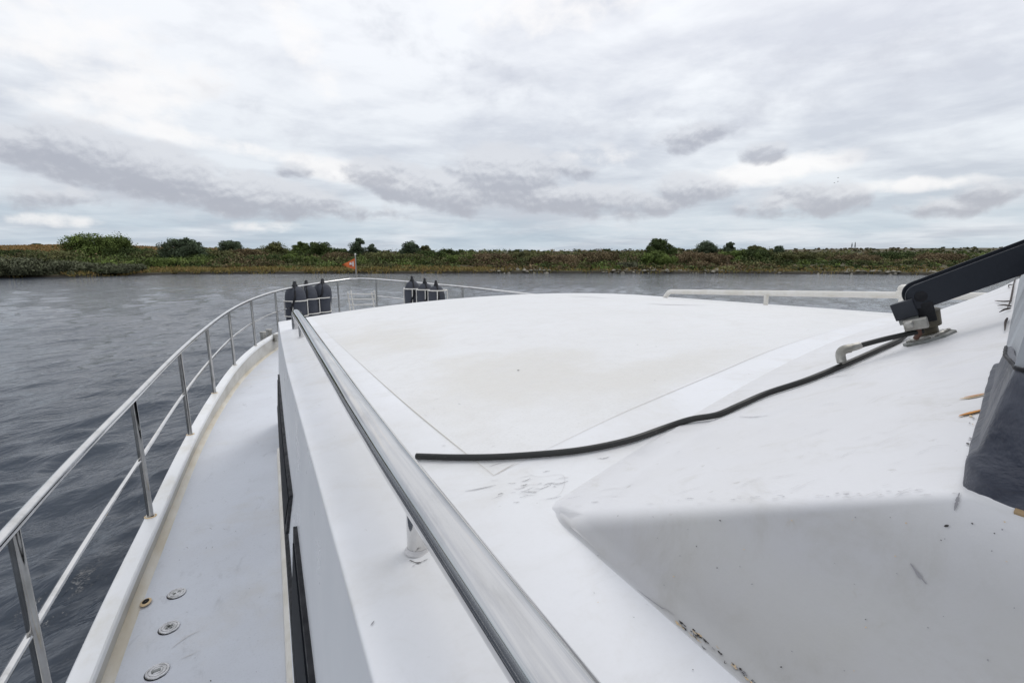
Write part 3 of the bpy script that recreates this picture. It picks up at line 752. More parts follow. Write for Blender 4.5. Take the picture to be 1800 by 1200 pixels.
# roof ---------------------------------------------------------------
YF, YA = 3.8, -3.0; XS = 3.2
def z_e(y): return -.45 + .022 * (YF - y)
def x_e(y): return (.174 * abs(z_e(y)) if y > -1 else .174 * abs(z_e(-1))) + .026 * (max(0, y - 1.9) / 1.9) ** 1.3
def roof_z(x, y):
    xe = x_e(y); t = min(max((x - xe) / (XS - xe), 0), 1)
    return z_e(y) + .081 * (1 - (2 * t - 1) ** 2) + .075 * t
Xk = [0, .004, .010, .018, .028, .045, .07, .1] + [.1 + i * .06 for i in range(1, 49)]
def edge_drop(d, r): return 0 if d >= r else r - math.sqrt(max(r * r - (r - d) ** 2, 0))
rows = []
Ys = [YA + i * .08 for i in range(int((YF - YA) / .08))] + [YF - .07, YF - .045, YF - .025, YF - .012, YF - .004, YF]
for y in Ys:
    xe = x_e(y); row = []
    ds = [0, .0006, .0014, .0028, .005, .0062, .02, .075]; mid = [.075 + i * (XS - xe - .15) / 44 for i in range(1, 44)]
    for d in ds + mid + [XS - xe - q for q in ds[::-1]]:
        x = xe + d
        row.append(Vector((x, y, HC + roof_z(x, y) - edge_drop(d, .005) - edge_drop(XS - x, .02) - edge_drop(YF - y, .03))))
    rows.append(row)
# cabin front rolls down
rows.append([Vector((v.x, YF + .005, v.z - .05)) for v in rows[-1]])
mb = MB(); mb.grid(rows); roof_mb = mb; roof_vf = (mb.v[:], mb.f[:])
# cabin walls
def deck_z(x, y):
    xl = float(np.interp(y, [p.y for p in left], [p.x for p in left])); return zrail(x, y) - RAILH - bulw_h(y)
def side_x(y, z):      # port cabin side, leaning inboard
    zb = deck_z(-.03, y); xe = x_e(y); xb = -.026 + .021 * max(y - .2, 0)
    t = (z - zb) / (z_e(y) - .005 - zb); return xb + (xe - xb) * t
ysd = [y for y in np.linspace(YA, YF, 60)]
mb = MB(); mb.grid([[Vector((side_x(y, z), y, HC + z)) for z in np.linspace(deck_z(-.03, y) - .02, z_e(y) - .0046, 10)] for y in ysd])
mb.build('cabin_side', M['cab'], boat)
mb = MB(); mb.grid([[Vector((XS + .10 * (1 - k / 5), y, HC + deck_z(3.2, y) - .02 + (z_e(y) + .075 - .03 - deck_z(3.2, y) + .02) * k / 5)) for k in range(6)] for y in ysd]); mb.build('cabin_side', M['cab'], boat)
# raked cabin front with three windows
mb = MB(); fr0 = []
for k in range(9):
    t = k / 8; fr0.append([Vector((x_e(YF) + (XS - x_e(YF)) * j / 12, YF + .004 + .75 * t, HC + (roof_z(x_e(YF) + (XS - x_e(YF)) * j / 12, YF) - .085) * (1 - t) + deck_z(1.6, YF + .7) * t)) for j in range(13)])
mb.grid(fr0); mb.build('cabin_front', M['cab'], boat)
for a, b in ((1, 4), (5, 8), (9, 12)):
    wv = [fr0[1][a], fr0[1][b - 1], fr0[5][b - 1], fr0[5][a]]; nrm = Vector((0, .7, .5)).normalized() * .006
    MB().add([v + nrm for v in wv], [(0, 1, 2, 3)]).build('front_window', M['glass'], boat)
# cream kick strip at the foot of the cabin side
mb = MB(); mb.grid([[Vector((side_x(y, deck_z(0, y) + h) - o, y, HC + deck_z(0, y) + h)) for o, h in ((.018, 0), (.016, .035), (.010, .042), (0, .044))] for y in ysd]); mb.build('kick_strip', M['kick'], boat)
# side windows: raked panes, proud of the wall, over a black rubbing strip
def pane(name, pts, off, m, parent):
    """pts (y, z) polygon corners 4 -> panel following the wall"""
    mb = MB(); rows = []
    (y0, z0), (y1, z1), (y2, z2), (y3, z3) = pts   # lower aft, lower fore, upper fore, upper aft
    for i in range(21):
        t = i / 20; r = []
        for j in range(7):
            s = j / 6
            y = (y0 + (y1 - y0) * t) * (1 - s) + (y3 + (y2 - y3) * t) * s; z = (z0 + (z1 - z0) * t) * (1 - s) + (z3 + (z2 - z3) * t) * s
            r.append(Vector((side_x(y, z) - off, y, HC + z)))
        rows.append(r)
    # return edges to the wall give it thickness
    rows2 = [[Vector((v.x + off + .004, v.y, v.z)) for v in rows[0]]] + rows + [[Vector((v.x + off + .004, v.y, v.z)) for v in rows[-1]]]
    rows3 = [[Vector((r[0].x + off + .004, r[0].y, r[0].z))] + r + [Vector((r[-1].x + off + .004, r[-1].y, r[-1].z))] for r in rows2]
    mb.grid(rows3); return mb.build(name, m, parent, angle=30)
for pts in ([(1.90, -1.00), (3.55, -.99), (3.45, -.74), (1.60, -.72)], [(-.9, -1.00), (1.42, -1.00), (1.40, -.72), (-.9, -.80)], [(-2.8, -1.00), (-1.1, -1.00), (-1.1, -.68), (-2.8, -.68)]):
    fr = pane('side_window', pts, .010, M['rubber'], boat)
    (a, b), (c2, d), (e, f), (g, h) = pts
    pane('pane', [(a + .03, b + .025), (c2 - .04, d + .025), (e - .04, f - .025), (g + .03, h - .025)], .013, M['glass'], fr)
mb = MB(); mb.grid([[Vector((side_x(y, z) - o, y, HC + z)) for o, z in ((0, -1.075), (.010, -1.07), (.013, -1.05), (.010, -1.03), (0, -1.02))] for y in ysd]); mb.build('rubbing_strip', M['rubber'], boat)

# raised wheelhouse coaming: ramp in front, side face to port ------------------
B0, B1 = Vector((.343, .553, 0)), Vector((3.14, 1.33, 0)); T0, T1 = Vector((.405, .151, -.154)), Vector((2.95, 1.03, -.104))
B0.x = .334; B0.z = roof_z(B0.x, B0.y); B1.z = roof_z(B1.x, B1.y)
NT_ = 40
def Bp(t):
    p = B0.lerp(B1, t); p.y += .05 * math.sin(math.pi * t); p.z = roof_z(p.x, p.y) ; return p
def Tp(t):
    p = T0.lerp(T1, t); p.z += .03 * math.sin(math.pi * t); return p
rows = []; NR = 22
def fil(u):   # profile up the ramp with a soft foot and a rounded brow
    return u
YB = -3.0
def side_lo(y): return Vector((B0.x * roof_z(B0.x, y) / B0.z, y, roof_z(B0.x, y)))
def side_hi(y): return Vector((T0.x, y, T0.z + .004 * (T0.y - y)))
# one continuous skin: port side face + front ramp + starboard face, as columns along a rounded outline
cols = []
for y in np.linspace(YB, B0.y - .050, 40): 
    f = (y - YB) / (B0.y - .050 - YB); cols.append((side_lo(y), side_hi(YB + (T0.y - .012 - YB) * f)))
lo_a, hi_a = cols[-1]
lo_c, hi_c = B0, T0; nside = len(cols) + 7
lo_b, hi_b = Bp(.012), Tp(.004)
for i in range(1, 14):
    t = i / 14
    q = lambda a, c2, b: a * (1 - t) ** 2 + c2 * 2 * t * (1 - t) + b * t * t
    cols.append((q(lo_a, lo_c, lo_b), q(hi_a, hi_c, hi_b)))
for t in np.linspace(.012, .95, NT_ + 10): cols.append((Bp(t), Tp(.004 + (t - .012) / .938 * .966)))
lo_a, hi_a = cols[-1]; lo_b, hi_b = Vector((3.14, 1.05, roof_z(3.14, 1.05))), Vector((2.98, .85, T1.z))
for i in range(1, 8):
    t = i / 7; q = lambda a, c2, b: a * (1 - t) ** 2 + c2 * 2 * t * (1 - t) + b * t * t
    cols.append((q(lo_a, B1, lo_b), q(hi_a, T1, hi_b)))
for y in np.linspace(1.0, YB, 12): cols.append((Vector((3.14, y, roof_z(3.14, y))), Vector((2.98, y - .15, T1.z))))
rows = []
for lo, hi in cols:
    lo = lo.copy(); lo.z = roof_z(lo.x, lo.y) - .002
    out_ = (lo - hi); out_.z = 0; out_.normalize(); h = hi.z - lo.z; sd_ = len(rows) < nside; kf = sstep((lo.y - .12) / .38)
    prof = []
    # concave fillet at the foot
    for k, (e, zz) in enumerate(((.011 + .010 * kf, 0), (.007 + .006 * kf, .0006), (.003 + .003 * kf, .002 + .001 * kf), (.0008 + .0006 * kf, .005 + .002 * kf)) if sd_ else ((.032, 0), (.022, .001), (.012, .004), (.004, .010))):
        b = lo + out_ * e * .8; prof.append(Vector((b.x, b.y, roof_z(b.x, b.y) + zz * .8 - (.003 if k == 0 else 0))))
    s0 = .04 if sd_ else .10
    for k in range(12):
        s = s0 + (1 - s0) * k / 11; p = lo.lerp(hi, s); prof.append(p)
    # convex brow
    for a, dn in ((.006, .002), (.013, .0024), (.03, .001), (.30, -.0)):
        prof.append(hi - out_ * a + Vector((0, 0, dn)))
    # soften the join
    q0 = prof[14].copy(); prof[15] = prof[15] * .6 + (prof[14] + prof[16]) * .2
    rows.append([OFF + v for v in prof])
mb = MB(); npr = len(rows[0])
mb.grid(rows); paint = {}  # mask of the shade painted on the port side face
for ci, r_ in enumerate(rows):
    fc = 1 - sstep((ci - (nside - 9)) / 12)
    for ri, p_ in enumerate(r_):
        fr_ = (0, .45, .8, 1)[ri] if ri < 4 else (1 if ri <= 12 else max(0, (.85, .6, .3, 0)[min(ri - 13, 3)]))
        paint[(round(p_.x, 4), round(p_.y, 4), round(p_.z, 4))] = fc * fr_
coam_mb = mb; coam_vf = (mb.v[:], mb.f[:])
mb = MB(); inner = [r[-2] for r in rows]
top = [v - Vector((0, 0, .004)) for v in inner]
n = len(top)
mb.grid([[top[i], Vector((1.7, min(max(top[i].y - .6, YB), .2), top[i].z))] for i in range(n)])
mb.build('dash_top', M['coam'], boat, angle=75)

# projection on built surfaces -------------------------------------------------
def bvh(*vfs):
    V = []; F = []
    for v, f in vfs: o = len(V); V += [Vector(q) for q in v]; F += [tuple(i + o for i in q) for q in f]
    return BVHTree.FromPolygons(V, F)
BV = bvh(roof_vf, coam_vf); BD = bvh(deck_vf); BR = bvh(roof_vf); BC = bvh(coam_vf)
def hit(px, py, bv=BV, lift=.0012):
    d, F = ray(px, py); d.normalize(); h = bv.ray_cast(OFF, d)
    if h[0] is None: return None
    n = h[1] if h[1].dot(d) < 0 else -h[1]
    return h[0] + n * lift, n
def mark(mb, pts, w, mi=0, bv=BV, sub=6, jit=0, rng=random.Random(1)):
    """thin paint mark along photograph points lying on the surface; w = width in metres"""
    P = catmull([(x, y, 0) for x, y in pts], sub); L = []; n = len(P)
    hp = [hit(p.x, p.y, bv, .0012 if mi != 2 else .0019) for p in P]; hp = [h for h in hp if h]
    if len(hp) < 2: return
    rows = []
    for i, (p, nn) in enumerate(hp):
        a = hp[max(i - 1, 0)][0]; b = hp[min(i + 1, len(hp) - 1)][0]
        s = (b - a).cross(nn); 
        if s.length < 1e-7: continue
        s.normalize(); tt = i / (len(hp) - 1)
        ww = w * (.25 + .75 * math.sin(math.pi * min(max(tt, .04), .96))) * (1 + jit * (rng.random() - .5) * 2) / 2
        rows.append([p - s * ww, p + s * ww])
    if len(rows) > 1:
        if mb is None:      # the marks belong to the sheet they lie on
            q = P[n // 2]; dr, _ = ray(q.x, q.y); a = BR.ray_cast(OFF, dr)[3] or 1e9; b = BC.ray_cast(OFF, dr)[3] or 1e9
            if b < a: coam_mb.grid(rows, mi + 2)
            else: roof_mb.grid(rows, mi + 1)
        else: mb.grid(rows, mi + 1)
rg = random.Random(7)
ML = [M['grime'], M['scuff'], M['rust'], M['rust2'], M['seam'], M['scuff2']]
# seams
mark(None, [(572, 583), (640, 645), (690, 690), (740, 733), (800, 782), (868, 836)], .0022, 4, sub=10)
mark(None, [(868, 836), (905, 815)], .0016, 4); mark(None, [(868, 836), (1060, 742), (1160, 698), (1267, 653), (1350, 618), (1433, 590), (1540, 560)], .0016, 4)
# scuffs by the coaming corner
for i in range(34):
    x = 905 + rg.gauss(0, 34) + 20; y = 858 + rg.gauss(0, 15); l = rg.uniform(6, 34); a = rg.uniform(-.45, .1)
    mark(None, [(x, y), (x + l * .5, y + l * .5 * a + rg.uniform(-2, 2)), (x + l, y + l * a)], rg.uniform(.0004, .0013), rg.choice([1, 1, 5, 5, 0]), jit=.5)
mark(None, [(818, 864), (845, 859), (872, 853)], .0016, 1); mark(None, [(920, 826), (945, 838), (990, 836), (985, 868), (950, 880)], .0006, 5)
for (x0, y0, x1, y1, c3) in ((1050, 806, 1072, 803, 1), (1300, 733, 1350, 731, 1), (1445, 667, 1490, 660, 1), (1440, 714, 1475, 708, 5),
                             (1560, 612, 1700, 572, 5), (1600, 625, 1660, 612, 5)):
    mark(None, [(x0, y0), ((x0 + x1) / 2 + rg.uniform(-4, 4), (y0 + y1) / 2 + rg.uniform(-2, 2)), (x1, y1)], .0016 if c3 == 1 else .0012, c3, jit=.5)
for i in range(70):
    x = rg.uniform(1000, 1700); y = rg.uniform(640, 880)
    if y < 900 - (x - 900) * .34: continue
    l = rg.uniform(10, 60); a = rg.uniform(-.55, -.05)
    mark(None, [(x, y), (x + l * .5, y + l * .5 * a + rg.uniform(-3, 3)), (x + l, y + l * a)], rg.uniform(.0003, .0008), 5, jit=.5)
for i in range(55):
    x = rg.uniform(720, 1500); y = rg.uniform(560, 800)
    if y > 900 - (x - 700) * .42: continue
    mark(None, [(x, y), (x + rg.uniform(2, 7), y + rg.uniform(-1, 1))], rg.uniform(.0008, .0022), rg.choice([5, 5, 1]), jit=.5)
# rust streaks
mark(None, [(1688, 702), (1712, 699), (1738, 693)], .006, 3); mark(None, [(1696, 700.5), (1715, 697.5), (1738, 693)], .0036, 2)
mark(None, [(1686, 733), (1710, 727), (1732, 721)], .008, 3); mark(None, [(1688, 733), (1708, 728), (1732, 722)], .0065, 2)
# cracked joint along the foot of the coaming side
line = lambda t: (1180 + 150 * t, 1080 + 122 * t)
for i in range(46):
    t = rg.random() ** .8; x, y = line(t); x += rg.gauss(0, 2.6); y += rg.gauss(0, 2.6); l = rg.uniform(3, 12)
    mark(None, [(x, y), (x + l * .5, y + l * .6), (x + l, y + l * .9)], rg.uniform(.0004, .0017), rg.choice([0, 0, 1, 3]), jit=.8)
mark(None, [(1120, 1035), (1160, 1064), (1186, 1082)], .0008, 1, jit=.6)
# dark specks and drips on the side face
for i in range(46):
    x = rg.uniform(1040, 1790); y = rg.uniform(900, 1190); l = rg.uniform(1.5, 4)
    mark(None, [(x, y), (x + l, y + rg.uniform(-1, 2))], rg.uniform(.0004, .0010), rg.choice([0, 1, 1, 1, 3]), jit=.5)
mark(None, [(1688, 868), (1684, 880), (1679, 897)], .0016, 1, jit=.5); mark(None, [(1664, 922), (1666, 926)], .003, 0); mark(None, [(1602, 990), (1616, 1010), (1630, 1026)], .0016, 1, jit=.6)
for i in range(40):
    x = rg.uniform(1000, 1690); y = 888 - (x - 1000) / 700 * 26 + rg.gauss(0, 3); l = rg.uniform(4, 16)
    mark(None, [(x, y), (x + l, y - l * .03)], rg.uniform(.0004, .001), rg.choice([1, 5, 5]), jit=.5)
mark(None, [(909, 651), (913, 651)], .006, 0); mark(None, [(1140, 534), (1185, 536), (1240, 537)], .02, 5); mark(None, [(1000, 521), (1035, 522), (1068, 524)], .02, 5)  # last line is a faint shade line painted on the far roof
mark(None, [(720, 985), (735, 990), (752, 983)], .0016, 0, jit=.7); mark(None, [(724, 996), (730, 994)], .001, 1); mark(None, [(652, 1100), (658, 1092)], .0015, 1)
for i in range(26):
    x = rg.uniform(1700, 1712) ; y = rg.uniform(730, 860); mark(None, [(x, y), (x + rg.uniform(1, 6), y + rg.uniform(-3, 3))], rg.uniform(.0006, .002), rg.choice([1, 3, 5, 0]))
roof = roof_mb.build('cabin_roof', [M['gel']] + ML, boat, angle=60)
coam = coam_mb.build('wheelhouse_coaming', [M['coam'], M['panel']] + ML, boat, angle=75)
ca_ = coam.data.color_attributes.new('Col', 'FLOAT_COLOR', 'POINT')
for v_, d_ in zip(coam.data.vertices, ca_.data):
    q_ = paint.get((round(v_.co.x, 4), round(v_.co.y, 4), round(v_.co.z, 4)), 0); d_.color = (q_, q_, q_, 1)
# deck marks
for (pts, w, c3) in (([(300, 1140), (330, 1118), (352, 1108)], .005, 5), ([(318, 1158), (345, 1146)], .004, 5), ([(370, 1195), (371, 1197)], .004, 0)):
    mark(deck_mb, pts, w, c3, BD)
for i in range(40):
    x = rg.uniform(300, 480); y = rg.uniform(720, 1190); mark(deck_mb, [(x, y), (x + rg.uniform(1, 5), y + rg.uniform(-3, 3))], rg.uniform(.001, .003), rg.choice([5, 1]), BD)
deck = deck_mb.build('side_deck', [M['deck']] + ML, boat)

# guard rail -------------------------------------------------------------------
rp = [p + Vector((0, 0, HC + zrail(p.x, p.y))) for p in curve]
gr = MB().tube(rp, .0165, 16).build('guard_rail', M['steel'], boat)
def cpt(y, stb=False):
    pts = [p for p in curve if (p.x > 1.66) == stb]
    return min(pts, key=lambda p: abs(p.y - y))
def idx_of(p): return curve.index(p)
midp = [p + Vector((0, 0, HC + zrail(p.x, p.y) - .31)) for p in curve]
ipg, isg = idx_of(cpt(9.86)), idx_of(cpt(9.66, True))
for seg in (midp[:ipg], midp[isg:]): MB().tube(seg, .0105, 10).build('mid_rail', M['steel'], gr)
for y, stb in [(-2.5, 0), (-1.15, 0), (.3, 0), (1.68, 0), (3.0, 0), (4.32, 0), (5.42, 0), (6.6, 0), (7.68, 0), (8.6, 0), (9.3, 0), (9.86, 0), (9.66, 1), (8.75, 1), (7.45, 1), (6.2, 1), (4.9, 1), (3.6, 1), (2.2, 1), (.8, 1), (-1, 1)]:
    p = cpt(y, bool(stb)); n = sub_by(curve, idx_of(p))
    a = p + n * .012 + Vector((0, 0, HC + zrail(p.x, p.y) - RAILH)) ; b = p + Vector((0, 0, HC + zrail(p.x, p.y) - .008))
    st = MB().tube([a, b], .0150, 16)
    st.lathe([(0, .004), (.020, .004), (.022, .001), (.024, -.001)], 20, Matrix.Translation(a))
    st.build('stanchion', M['dsteel'], gr)
    rr = MB()
    rr.lathe([(.021, .0035), (.028, .0012)], 20, Matrix.Translation(a)); 
    rr.build('rust_ring', M['rust2'] if y in (3.0, 5.42, 4.32) else M['gutter'], cap)
# bow boarding ladder
lad = MB(); 
for (x0, y0, x1, y1) in ((611, 513, 616, 548), (616.5, 510, 622, 545), (653, 513, 658, 540), (657.5, 510, 663, 538)):
    lad.tube([W(x0, y0, 9.6), W(x1, y1, 9.6)], .012, 8)
lad.tube([W(611, 517, 9.6), W(657, 517, 9.6)], .010, 8).tube([W(613, 526, 9.6), W(659, 526, 9.6)], .010, 8).tube([W(614, 536, 9.6), W(660, 535, 9.6)], .010, 8)
lad.build('bow_ladder', M['whiterail'], boat)
# fender baskets and fenders -----------------------------------------------------
def basket(cs, ztop, zbot, r, F):
    mb = MB()
    for z in (ztop, zbot):
        for c0 in cs:
            mb.tube([Vector((c0.x + r * math.cos(a), c0.y + r * math.sin(a), z)) for a in [2 * math.pi * k / 24 for k in range(25)]], .009, 8, caps=False)
    for c0 in cs:
        for a in (R_(-20), R_(70), R_(160), R_(250)):
            mb.tube([(c0.x + r * math.cos(a), c0.y + r * math.sin(a), ztop), (c0.x + r * math.cos(a), c0.y + r * math.sin(a), zbot)], .008, 8)
    mb.build('fender_basket', M['whiterail'], boat)
def fender(cx, cy, zt, r, h, tilt, label, grp):
    root = empty('fender', (cx, cy, zt - h)); root.rotation_euler = (R_(tilt[0]), R_(tilt[1]), 0); tag(root, label, 'fender', grp)
    prof = [(.02, 0), (r * .6, .03), (r * .93, .10), (r, .18), (r * 1.0, h - .20), (r * .97, h - .14), (r * .89, h - .085), (r * .73, h - .04), (r * .50, h - .010), (r * .28, h)]
    MB().lathe(prof, 28).build('cover', M['fender'], root)
    e = MB().lathe([(r * .30, h - .02), (r * .27, h + .015), (r * .17, h + .04), (r * .15, h + .075), (r * .05, h + .085), (.001, h + .085)], 14); e.build('eye', M['rubber'], root)
    k_ = r * 1.05; rp2 = catmull([(0, 0, h + .07), (-k_ * .05, -k_ * .62, h - .05), (-k_ * .10, -k_ * .99, h - .17), (-k_ * .45, -k_ * .93, h - .36), (-k_ * .30, -k_ * .98, h - .62)], 6)
    MB().tube(rp2, .017, 8).build('rope', M['rubber'], root)
fp = [(518, 503, 8.45, (1, 0)), (540, 501, 8.8, (0, -1)), (560, 498, 9.05, (-2, 5))]
cs = []
names = ['left most of the three in the left basket, nearest the cabin', 'middle one of the three in the left basket, red line on its eye', 'right one of the three in the left basket, leaning right']
for (px, py, F, tl), nm in zip(fp, names):
    c0 = W(px, py, F); fender(c0.x, c0.y, c0.z, .165, .74, tl, 'charcoal fender, ' + nm, 'fenders in the left basket'); cs.append(c0)
basket(cs, W(517, 527, 8.55).z, W(520, 553, 8.55).z, 
       .184, 8.7)
fp = [(725.5, 494, 8.3, (0, -1)), (748, 498, 8.1, (0, -1)), (769, 502, 7.9, (0, -2))]; cs = []
names = ['tallest, left one of the three in the right basket', 'middle one of the three in the right basket', 'right one of the three in the right basket, farthest from the flag']
for (px, py, F, tl), nm in zip(fp, names):
    c0 = W(px, py, F); fender(c0.x, c0.y, c0.z, .128, .66, tl, 'charcoal fender, ' + nm, 'fenders in the right basket'); cs.append(c0)
basket(cs, W(728, 507, 8.3).z, W(728, 540, 8.3).z, .146, 8.1)
# flagstaff with orange pennant
bp = [p for p in curve if abs(p.x - 1.65) < .05][0]; fb = bp + Vector((0, 0, HC + zrail(bp.x, bp.y)))
fb = W(626.5, 491, 10.6)
stf = empty('flagstaff', tuple(fb)); tag(stf, 'short bow flagstaff flying a small orange pennant', 'flagstaff')
htop = W(624.5, 448, 10.6) - fb
MB().tube([(0, 0, -.03), tuple(htop)], .012, 8).build('pole', M['pole'], stf)
MB().lathe([(.0, .03), (.018, .02), (.02, 0), (.0, -.01)], 10, Matrix.Translation(htop)).build('finial', M['whiterail'], stf)
def pen(u, v):      # u 0..1 to the tip, v -1..1
    a = W(624.8, 453, 10.6) - fb; b = W(626, 474, 10.6) - fb; tip = W(600.5, 466, 10.6) - fb
    base = a.lerp(b, (v + 1) / 2); p = base.lerp(tip, u)
    p = p + Vector((CH * 0 + SH, CH, 0)) * (.025 * math.sin(u * 7 + v) * u); return p
mb = MB(); mb.grid([[pen(i / 16, -1 + j / 4) for j in range(9)] for i in range(17)]); pn = mb.build('pennant', M['flag'], stf)
mb = MB()
tw = Vector((-SH, -CH, 0)) * .006
def quadp(u0, v0, u1, v1, u2, v2, u3, v3, mi): mb.add([pen(u0, v0) + tw, pen(u1, v1) + tw, pen(u2, v2) + tw, pen(u3, v3) + tw], [(0, 1, 2, 3)], mi)
quadp(.14, -.5, .14, .5, .24, .5, .24, -.5, 0); quadp(.30, -.55, .30, .1, .44, .2, .44, -.5, 0); quadp(.32, .25, .32, .5, .44, .5, .44, .25, 1)
quadp(.12, -.1, .12, .12, .44, .12, .44, -.1, 0)
mb.build('emblem', [M['flagw'], M['flagr']], pn, smooth=False)

# bollards on the shoulder of the bulwark
for (px, py, F, h, r) in ((463.5, 601, 7.5, .155, .040), (474, 597, 7.8, .165, .040), (487, 600, 7.5, .11, .045)):
    c0 = W(px, py, F)
    mb = MB().lathe([(r * 1.25, 0), (r * 1.25, .012), (r, .02), (r, h - .02), (r * 1.22, h - .018), (r * 1.22, h - .004), (r * 1.1, h), (0.001, h + .002)], 20, Matrix.Translation(c0))
    mb.build('bollard', M['zinc'], boat)
mb = MB(); a = W(463, 602, 7.5); b = W(484, 600, 7.8); d = (b - a).normalized()
mb.box((a + b) / 2 - Vector((0, 0, .03)), d.length * 0 + .36, .15, .06, Matrix.Rotation(math.atan2(d.y, d.x), 4, 'Z'), bev=.012); mb.build('bollard_plinth', M['cap'], boat)

# port handrail on the roof -------------------------------------------------------
def hr(y): 
    z = -.2885 - .0152 * (y - .58); return Vector((.5600 * abs(z) + float(np.interp(y, [.2, .45, .7, 1.0, 1.6, 2.7], [0, -.003, -.0065, -.0075, -.005, 0])), y, HC + z))
path = [hr(y) for y in np.linspace(-2.6, 3.10, 90)]
e = hr(3.10); path += [e + Vector((0, .04, -.004)), e + Vector((0, .07, -.016)), e + Vector((0, .09, -.036)), e + Vector((0, .10, -.07)), Vector((e.x, 3.2, HC + roof_z(e.x, 3.2) - .002))]
hand = MB().tube(path, .0240, 40).build('handrail', M['brushed'], boat)
for y in (-1.6, .585, 2.77):
    c0 = hr(y); zr_ = HC + roof_z(c0.x, y)
    mb = MB().tube([(c0.x, y, zr_ - .003), (c0.x, y, c0.z - .012)], .0135, 20)
    mb.build('handrail_post', M['steel'], hand)
    mb = MB().lathe([(.0137, .006), (.0146, .002), (.0158, .0008), (.017, .0003)], 24, Matrix.Translation((c0.x, y, zr_))); mb.build('sealant_ring', M['scuff2'], hand)
# starboard white handrail
def zs(y): return float(np.interp(y, [-2, 1.6, 3.6], [-.20, -.225, -.262]))
A = W(1180, 512.5, 3.95); Bq = W(1600, 519, 2.62)
d = (Bq - A)
pth = [A + d * t for t in np.linspace(0, 2.2, 24)]
foot = Vector((A.x + .02, A.y + .10, HC + roof_z(min(A.x, XS - .03), A.y) - .03))
pth = [foot, foot.lerp(A, .45) + Vector((0, .012, .008)), foot.lerp(A, .8) + Vector((0, .008, .010))] + pth
wr = MB().tube(pth, .0175, 16).build('handrail', M['whiterail'], boat); wr['label'] = 'white coated handrail on the far roof edge'
for t in (.5, 1.05, 1.9):
    p = A + d * t; MB().tube([p, Vector((p.x, p.y, HC + roof_z(min(p.x, XS - .01), p.y) - .03))], .014, 12).build('handrail_post', M['whiterail'], wr)
# small white domed lamp by the rail end
c0 = W(1588, 523, 2.55)
nl = MB().lathe([(.018, -.03), (.020, 0), (.030, .004), (.033, .018), (.033, .030), (.027, .036), (.029, .042), (.026, .055), (.014, .064), (0.001, .066)], 24, Matrix.Translation(c0)); nl.build('domed_vent', M['whiterail'], boat)
MB().tube([c0 - Vector((0, 0, .02)), c0 - Vector((0, 0, .16))], .016, 14).build('vent_pipe', M['whiterail'], boat)

# deck filler caps ---------------------------------------------------------------
dz_ = deck_z
def filler(px, py, r, kind, label):
    p, n = hit(px, py, BD, 0); Mx = Matrix.Translation(p)
    mb = MB().lathe([(r, 0), (r, .003), (r * .96, .0055), (r * .80, .006), (r * .78, .0042), (r * .74, .0042), (r * .72, .0062), (r * .5, .0066), (r * .48, .005), (r * .44, .005), (r * .42, .0066), (.0005, .0068)], 36, Mx)
    o = mb.build('deck_filler_cap', M['capsteel'], boat, angle=25); MB().lathe([(r * 1.0, .0012), (r * 1.07, .0010), (r * 1.09, .0)], 36, Mx).build('gasket', M['rubber'], o); o['label'] = label
    g = MB()
    if kind == 0:
        for s in (-1, 1): g.lathe([(.006, .0072), (.0005, .0073)], 12, Mx @ Matrix.Translation((s * r * .22, s * .004, 0)))
    elif kind == 1:
        g.box(p + Vector((0, 0, .0075)), r * .7, r * .22, .002, Matrix.Rotation(.6, 3, 'Z').to_4x4())
        g.box(p + Vector((0, 0, .0075)), r * .22, r * .7, .002, Matrix.Rotation(.6, 3, 'Z').to_4x4())
    else:
        g.box(p + Vector((-.004, 0, .0075)), r * .75, r * .34, .002, Matrix.Rotation(.15, 3, 'Z').to_4x4(), bev=.0009)
    g.build('key_slot', M['plate'], o, smooth=False)
filler(311, 1043, .034, 0, 'round steel filler cap with two key holes, farthest along the deck')
filler(298, 1103, .035, 1, 'round steel filler cap with a cross slot, middle of the three')
filler(277, 1180, .036, 2, 'round polished filler cap with a wide slot, nearest')
# drain hole with rusty rim
p, n = hit(257, 1061, BD, .013)
ring = [(.012 * math.cos(a) * 1.5, .012 * math.sin(a)) for a in [k * math.pi / 12 for k in range(24)]]
mb = MB(); Mz = Matrix.Rotation(R_(80), 4, 'Z')
mb.grid([[p + Mz @ Vector((x * s, y * s, 0)) for x, y in ring] for s in (.05, 1)], 0, True)
mb.grid([[p + Mz @ Vector((x * s, y * s, z)) for x, y in ring] for s, z in ((1, 0), (1.15, -.001), (1.6 , -.004))], 1, True)
mb.build('scupper', [M['dark'], M['rust2']], boat)

# black hose lying over the roof -----------------------------------------------------
hp = [(733, 807.5), (800, 809.5), (870, 809), (940, 805), (1010, 798.5), (1070, 788), (1120, 775), (1170, 757), (1215, 743), (1262, 735), (1300, 719), (1350, 697), (1420, 674), (1490, 645), (1550, 618), (1585, 601), (1606, 588)]
HR = .0056
pts = []
for x, y in hp:
    h = hit(x, y, BV, HR + .001)
    pts.append(h[0])
pts[-1] += Vector((0, 0, .012))
ho = empty('hose', tuple(pts[0])); tag(ho, 'long black rubber hose snaking across the white roof to the foot of the black arm', 'hose')
rel = [p - pts[0] for p in pts]
MB().tube(catmull(rel, 8), HR, 14).build('tube', M['hose'], ho)
dr = (rel[0] - rel[1]).normalized()
mb = MB().tube([Vector((0, 0, 0)) + dr * .0003, Vector((0, 0, 0)) + dr * .0011], HR * .6, 12); mb.build('bore', M['dark'], ho)

